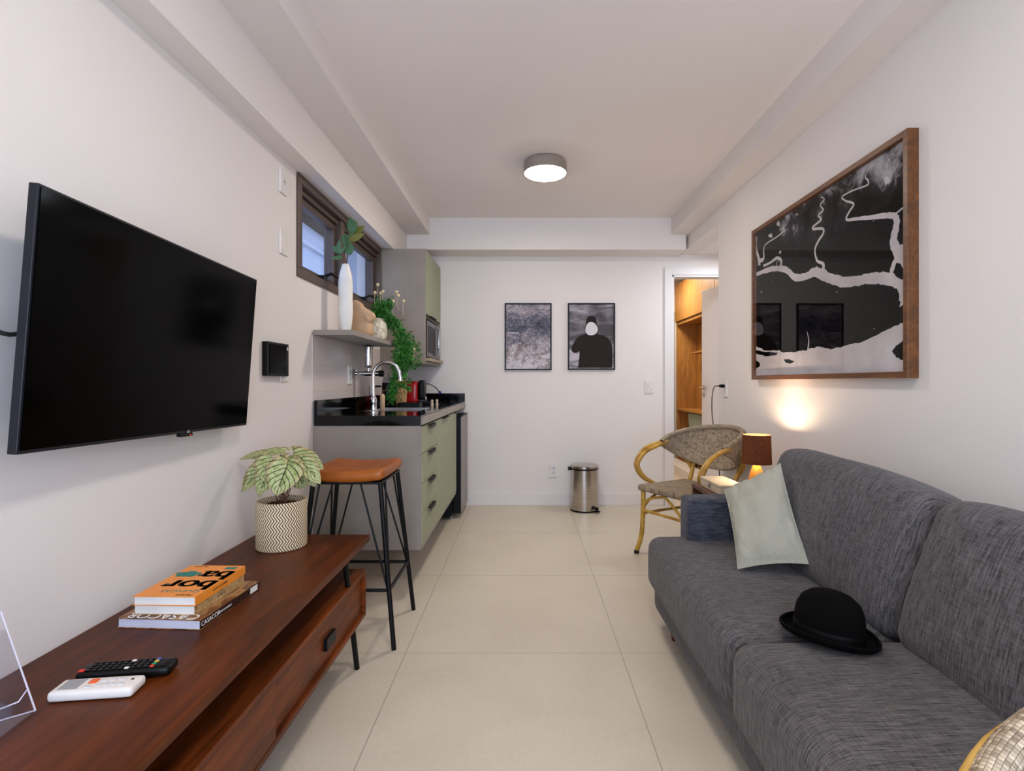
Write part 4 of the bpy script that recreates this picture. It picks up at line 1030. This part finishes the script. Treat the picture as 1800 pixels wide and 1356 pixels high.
for (a,b,s0,dz_) in ((SY0+.02,1.495,1.0,-.045),(1.505,2.40,5.0,-.018)):
    bo = backc(a,b,s0,.012,dz_).build('back_cushion', M['sofaback'], sf, smooth=1.5)
for x, y in ((.66,2.36),(1.34,2.36),(.66,.95),(1.34,.95)):
    MB().lathe([(0,0),(.016,0),(.024,.078),(0,.078)], (x,y,0), 20).build('foot', M['walnut'], sf, smooth=True)

# throw pillow
def pillow():
    c00 = V((.79,2.0,.436)); c10 = V((1.006,1.90,.488)); c11 = V((1.045,2.2,.803)); c01 = V((.855,2.31,.672))
    nn = (c10-c00).cross(c01-c00).normalized()
    if nn.y > 0: nn = -nn
    mb = MB()
    for sgn in (1,-1):
        def fn(u, v, sgn=sgn):
            a, b = 2*u-1, 2*v-1
            pu = .5+.5*a*(1-.06*(1-b*b)); pv = .5+.5*b*(1-.06*(1-a*a))
            p = c00*(1-pu)*(1-pv)+c10*pu*(1-pv)+c11*pu*pv+c01*(1-pu)*pv
            th = .062*max(0,(1-a**2))**.5*max(0,(1-b**2))**.5
            q = V((a*2,b*2,sgn)); w_ = noise.noise(q*1.3+V((3,1,0)))*.010 + noise.noise(q*3.1)*.005*(1-(1-a*a)*(1-b*b))*2
            return p+nn*sgn*(th+w_*(1 if th > .005 else 0))
        mb.grid(fn, 36, 36, lambda u,v: (u*.42, v*.42))
    o = mb.build('throw_pillow', M['pillow'], loc=(.97,2.2,.43), smooth=1.5)
    wmod = o.modifiers.new('w','WELD'); wmod.merge_threshold=.0005
    return tag(o, 'pale sage knitted throw pillow leaning on the sofa arm', 'pillow')
pillow()

# bowler hat
hc = V((.838,1.487,.432))
ht = thing('bowler_hat', 'black felt bowler hat lying on the sofa seat', 'hat', tuple(hc))
def hatxf(mb):
    mb.xf(Matrix.Translation(hc) @ Matrix.Rotation(math.radians(4),4,'Y') @ Matrix.Rotation(.9,4,'Z') @ Matrix.Scale(.88,4)); return mb
hatxf(MB().lathe([(.092,0),(.094,.02),(.094,.06),(.090,.085),(.078,.112),(.055,.131),(.028,.14),(0,.142)], (0,0,0), 48, (.92,1.05))).build('crown', M['felt'], ht, smooth=True)
def brim(u, v):
    a = u*2*PI; prof = [(.088,.004),(.10,-.002),(.115,-.004),(.126,.0),(.133,.008),(.134,.014),(.130,.017),(.127,.013)]
    t_ = v*(len(prof)-1); i = min(int(t_), len(prof)-2); f_ = t_-i
    r_ = prof[i][0]+(prof[i+1][0]-prof[i][0])*f_; z_ = prof[i][1]+(prof[i+1][1]-prof[i][1])*f_
    return V((r_*.92*math.cos(a), r_*1.05*math.sin(a), z_+.014*(abs(math.cos(a))**2)*max(0,(r_-.09)/.04)))
hatxf(MB().grid(brim, 64, 14)).build('brim', M['felt'], ht, smooth=True, solid=.002)
hatxf(MB().lathe([(.0935,.006),(.0955,.008),(.0955,.034),(.0945,.036)], (0,0,0), 48, (.92,1.05))).build('hat_band', M['hatband'], ht, smooth=True)

# ------------------------------------------------------------------ side table, lamp, box
rt = math.radians(-6)
tb = thing('side_table', 'small dark wood side table with open niche between sofa and rattan chair', 'side table', (1.18,2.865,0), rt*-1*0)
TZ = .55; tx0, tx1, ty0, ty1 = .962, 1.405, 2.60, 3.10
MB().box((tx0,ty0,TZ-.02),(tx1,ty1,TZ)).build('top', M['tablewood'], tb, bevel=.001)
m = MB().box((tx0,ty0,TZ-.20),(tx1,ty0+.02,TZ-.02)).box((tx0,ty1-.02,TZ-.20),(tx1,ty1,TZ-.02)).box((tx0,ty0,TZ-.22),(tx1,ty1,TZ-.20)).box((tx1-.01,ty0+.02,TZ-.2),(tx1,ty1-.02,TZ-.02)); m.build('niche', M['tablewood'], tb, bevel=.001)
for x in (tx0+.03,tx1-.03):
    for y in (ty0+.03,ty1-.03): MB().tube([(x,y,0),(x,y,TZ-.22)], [.011,.017], 14).build('leg', M['tablewood'], tb, smooth=True)
bxx = thing('trinket_box', 'cream lidded box with a metal clasp on the side table', 'box', (1.06,2.9,TZ), math.radians(2))
MB().box((-.065,-.14,0),(.065,.14,.038)).build('box_body', M['boxcream'], bxx, world=False, bevel=.003)
MB().box((-.067,-.142,.0385),(.067,.142,.052)).build('lid', M['boxcream'], bxx, world=False, bevel=.003)
MB().box((-.071,-.012,.022),(-.0665,.012,.046)).tube([(-.0725,-.01,.028),(-.0725,0,.02),(-.0725,.01,.028)], .002, 6).build('clasp', M['steel'], bxx, world=False)
lx, ly = 1.232, 2.86
lp = thing('table_lamp', 'small table lamp with dark brown drum shade, lit, on the side table', 'lamp', (lx,ly,TZ))
MB().lathe([(0,0),(.036,0),(.042,.006),(.044,.04),(.036,.09),(.022,.13),(.014,.15),(.010,.158),(0,.158)], (lx,ly,TZ), 32).build('base', M['lampbase'], lp, smooth=True)
zb_, zt_ = .70, .853
MB().lathe([(.0745,zb_-TZ),(.069,zt_-TZ)], (lx,ly,TZ), 48).build('lamp_shade', M['shade'], lp, smooth=True, solid=.0015)
me_ = bpy.data.objects['lamp_shade'].data
bm = bmesh.new(); bm.from_mesh(me_); bmesh.ops.delete(bm, geom=[f for f in bm.faces if len(f.verts) > 4], context='FACES'); bm.to_mesh(me_); bm.free()
MB().lathe([(0,.158),(.011,.158),(.011,.172),(0,.172)], (lx,ly,TZ), 16).tube([(lx-.07,ly,zb_+.015),(lx+.07,ly,zb_+.015)], .0015, 6).build('socket', M['black'], lp, smooth=True)

# ------------------------------------------------------------------ bistro chairs
def chair(label, loc, rz, group, ext=False):
    t_ = thing('rattan_armchair', label, 'chair', loc, rz, group)
    B = lambda mb, nm, m, **k: mb.build(nm, M[m], t_, world=False, **k)
    def shell_(u, v):
        th = (u*2-1)*math.radians(101); c_ = max(0, math.cos(th*.88))
        zt = .718+.107*c_**.9; zb = .700-.150*c_**1.15
        z = zb+(zt-zb)*v; lean = (z-.56)*.42*c_
        rx, ry = .262, .215
        bow = .018*math.sin(PI*v)*c_
        return V(((rx+lean*.35+bow)*math.sin(th), .085+(ry+lean+bow)*math.cos(th), z))
    e = MB().soft((.45,.43,.045), .018, (0,0,.438), 12)
    for p in e.v: p.z -= .012*(1-(p.x/.225)**2)*(1-(p.y/.215)**2)*(1 if p.z > .44 else 0); p.x *= 1-.06*(p.y+.215)/.43
    B(e, 'seat', 'weaveob', smooth=1.2)
    for sx in (-1,1):
        l1 = MB().tube(bez([(sx*.195,-.185,.425),(sx*.197,-.188,.25),(sx*.205,-.195,.12),(sx*.225,-.215,.02)],6), .0155, 14)
        o1 = B(l1, 'leg', 'bamboo', smooth=True)
        MB().tube([(sx*.225,-.215,.022),(sx*.2275,-.2175,0)], .0165, 14).build('leg_tip', M['rubber'], o1, world=False, smooth=True)
        l2 = MB().tube(bez([(sx*.205,.315,.70),(sx*.192,.295,.60),(sx*.180,.255,.50),(sx*.176,.222,.42),(sx*.18,.2,.25),(sx*.20,.245,.02)],6), .0145, 14)
        l2.tube(bez([(sx*.184,.265,.52),(sx*.245,.252,.60),(sx*.288,.18,.69)],5), .011, 10)
        o1 = B(l2, 'leg', 'bamboo', smooth=True)
        MB().tube([(sx*.20,.245,.022),(sx*.202,.249,0)], .0155, 14).build('leg_tip', M['rubber'], o1, world=False, smooth=True)
        arm = MB()
        for dx, k in ((0,0),(.020,-.012)):
            arm.tube(bez([(sx*(.262-dx*.3),.10-abs(k),.722+k*.3),(sx*(.276-dx),0,.708+k),(sx*(.284-dx),-.10,.672+k),(sx*(.284-dx),-.165,.60+k*.3),(sx*(.276-dx),-.165,.54+k*-.2),(sx*(.262-dx),-.12,.485),(sx*(.240-dx*.4),-.05,.445)],6), .0135, 12)
        if ext:
            arm.tube([shell_(.5+sx*(.5-k_*.025), 1)+V((sx*.010,.006,-.004)) for k_ in range(0,9)], [.016,.016,.015,.015,.014,.013,.012,.010,.008], 12)
        B(arm, 'arm', 'bamboo', smooth=True)
        s2 = MB().tube([(sx*.198,-.19,.27),(sx*.18,.2,.27)], .0095, 10)
        s2.tube(bez([(sx*.199,-.188,.30),(sx*.195,-.12,.36),(sx*.19,0,.415)],5), .009, 10).tube(bez([(sx*.181,.2,.30),(sx*.185,.12,.36),(sx*.19,0,.415)],5), .009, 10)
        B(s2, 'stretcher', 'bamboo', smooth=True)
    s2 = MB().tube([(-.197,-.19,.29),(.197,-.19,.29)], .0095, 10)
    s2.tube(bez([(-.198,-.19,.315),(-.13,-.19,.375),(0,-.19,.41)],5), .009, 10).tube(bez([(.199,-.19,.18),(.185,-.19,.25),(.10,-.19,.34),(0,-.19,.41)],5), .009, 10)
    s2.tube([(-.18,.2,.25),(.18,.2,.25)], .0095, 10)
    B(s2, 'stretcher', 'bamboo', smooth=True)
    B(MB().grid(shell_, 56, 18, lambda u,v: (u*.95, v*.25*(.15+.85*math.sin(PI*u)))), 'back_rest', 'weaveuv', smooth=1.5, solid=.006)
    rim = [shell_(i/40, 1) for i in range(41)]; low = [shell_(i/40, 0) for i in range(41)]
    mb = MB()
    def rimtube(mb, P, r0, n=14):
        st_ = len(mb.v); nf = len(mb.f); mb.tube(P, r0, n)
        k_ = 0
        for fi in range(nf, len(mb.f)):
            f_ = mb.f[fi]
            mb.uv[fi] = [((((q-st_)//n)*.023), (((q-st_)%n)/n*.09)) for q in f_]
    rimtube(mb, rim, .0165); rimtube(mb, low, .010)
    B(mb, 'rim', 'weaveuv', smooth=1.5)
    return t_
c1 = chair('bamboo and woven rattan armchair facing the kitchen, beside the side table', (1.04,3.475,0), math.radians(-59), 'rattan armchairs')
c2 = chair('bamboo and woven rattan armchair cut off at the bottom right corner, before the sofa', (.508,.215,0), math.radians(-50), 'rattan armchairs', True)

# ------------------------------------------------------------------ bedroom furniture
wr = thing('wardrobe', 'warm oak built-in wardrobe and desk seen through the doorway', 'wardrobe', (2.35, 6.1, 0))
W0, W1 = 5.25, 7.18
m = MB().box((2.02,W1-.02,0),(2.6,W1,2.42)).box((2.02,W0,0),(2.6,W0+.02,2.42)).box((2.30,W0+.02,.785),(2.32,W1-.02,1.89)).box((2.04,W0+.02,1.90),(2.6,W1-.02,1.92)).box((2.02,W0+.02,1.885),(2.04,W1-.02,1.925))
m.build('carcass', M['oak'], wr, bevel=.001)
for a,b in ((W0,5.68),(5.684,W1-.0)):
    MB().box((2.0,a+.003,1.93),(2.019,b-.003,2.42)).build('door', M['oak'], wr, bevel=.001)
MB().box((2.02,W0+.02,.76),(2.55,W1-.02,.785)).build('desk_top', M['oak'], wr, bevel=.001)
MB().box((2.15,W0+.5,1.50),(2.30,6.98,1.52)).build('shelf', M['oak'], wr, bevel=.001)
MB().box((2.05,6.09,.02),(2.5,6.11,.76)).build('divider', M['oak'], wr, bevel=.001)
MB().box((2.40,W0+.02,0),(2.42,W1-.02,.76)).build('back_panel', M['oak'], wr)
S('trim_9', MB().box((1.83,5.75,0),(2.019,W1-.0,.12)), M['trimw'], bevel=.003)
dc = thing('desk_chair', 'sage upholstered chair tucked under the oak desk in the bedroom', 'chair', (2.2,6.55,0))
dcy=6.55
e = MB().soft((.05,.52,.40), .02, (0,0,0), 6); e.xf(Matrix.Translation((2.08,6.50,.55)) @ Matrix.Rotation(-.06,4,'Y')); e.build('backrest', M['greenchair'], dc, smooth=True)
MB().soft((.26,.42,.08), .03, (2.245,6.50,.44), 6).build('seat', M['greenchair'], dc, smooth=True)
for x in (2.12,2.34):
    for y in (6.34,6.68): MB().tube([(x,y,0 if x > 2.2 else .121 if False else 0),(x,y,.41)], .012, 10).build('leg', M['blackmetal'], dc, smooth=True)

# ------------------------------------------------------------------ light
def area(name, loc, rot, sx, sy, power, col, shape='RECTANGLE'):
    l = bpy.data.lights.new(name, 'AREA'); l.shape = shape; l.size = sx
    if shape == 'RECTANGLE': l.size_y = sy
    l.energy = power; l.color = col; o = bpy.data.objects.new(name, l); COL.objects.link(o); o.location = loc; o.rotation_euler = rot; return o
area('near_ceiling_lamp_light', (.13,.75,ZC-.06), (0,0,0), .26, .26, 13, (1,.92,.83), 'DISK')
area('balcony_daylight', (.15,YN-.25,1.3), (math.radians(90),0,0), 2.1, 2.0, 78, (.66,.81,1.0))
area('bedroom_lamp_light', (1.55,6.5,2.46), (0,0,0), .5, .5, 24, (1,.86,.66), 'DISK')
area('alcove_fill_light', (1.8,4.4,2.28), (0,0,0), .2, .2, 10, (.84,.91,1), 'DISK')  # added cool fill, no lamp there; brightens the door leaf from out of view
l = bpy.data.lights.new('table_lamp_bulb', 'POINT'); l.energy = 6.5; l.color = (1,.74,.5); l.shadow_soft_size = .018
o = bpy.data.objects.new('table_lamp_bulb', l); COL.objects.link(o); o.location = (lx,ly,.828)
l2 = l.copy(); l2.energy = 5.5; o = bpy.data.objects.new('table_lamp_bulb_lower', l2); COL.objects.link(o); o.location = (lx,ly,.745)
wd_ = bpy.data.worlds.new('dusk_sky'); SC.world = wd_; wd_.use_nodes = True
bg = wd_.node_tree.nodes['Background']; bg.inputs[0].default_value = (.52,.66,1.0,1); bg.inputs[1].default_value = 3.0

# ------------------------------------------------------------------ camera
cam = bpy.data.cameras.new('camera'); co_ = bpy.data.objects.new('camera', cam); COL.objects.link(co_)
co_.location = (0,0,CH); co_.rotation_euler = (math.radians(90),0,0)
cam.sensor_width = 36; cam.lens = F/1800*36; cam.clip_start = .02
cam.shift_x = -(CX-900)/1800; cam.shift_y = -(678-CY)/1800
SC.camera = co_
SC.view_settings.view_transform = 'Standard'; SC.view_settings.look = 'None'; SC.view_settings.gamma = 1
SC.view_settings.exposure = 0.08
try: SC.view_settings.use_curve_mapping = False
except Exception: pass
SC.cycles.max_bounces = 10; SC.cycles.diffuse_bounces = 6; SC.cycles.use_denoising = True
SC.cycles.sample_clamp_indirect = 6; SC.cycles.caustics_reflective = False; SC.cycles.caustics_refractive = False
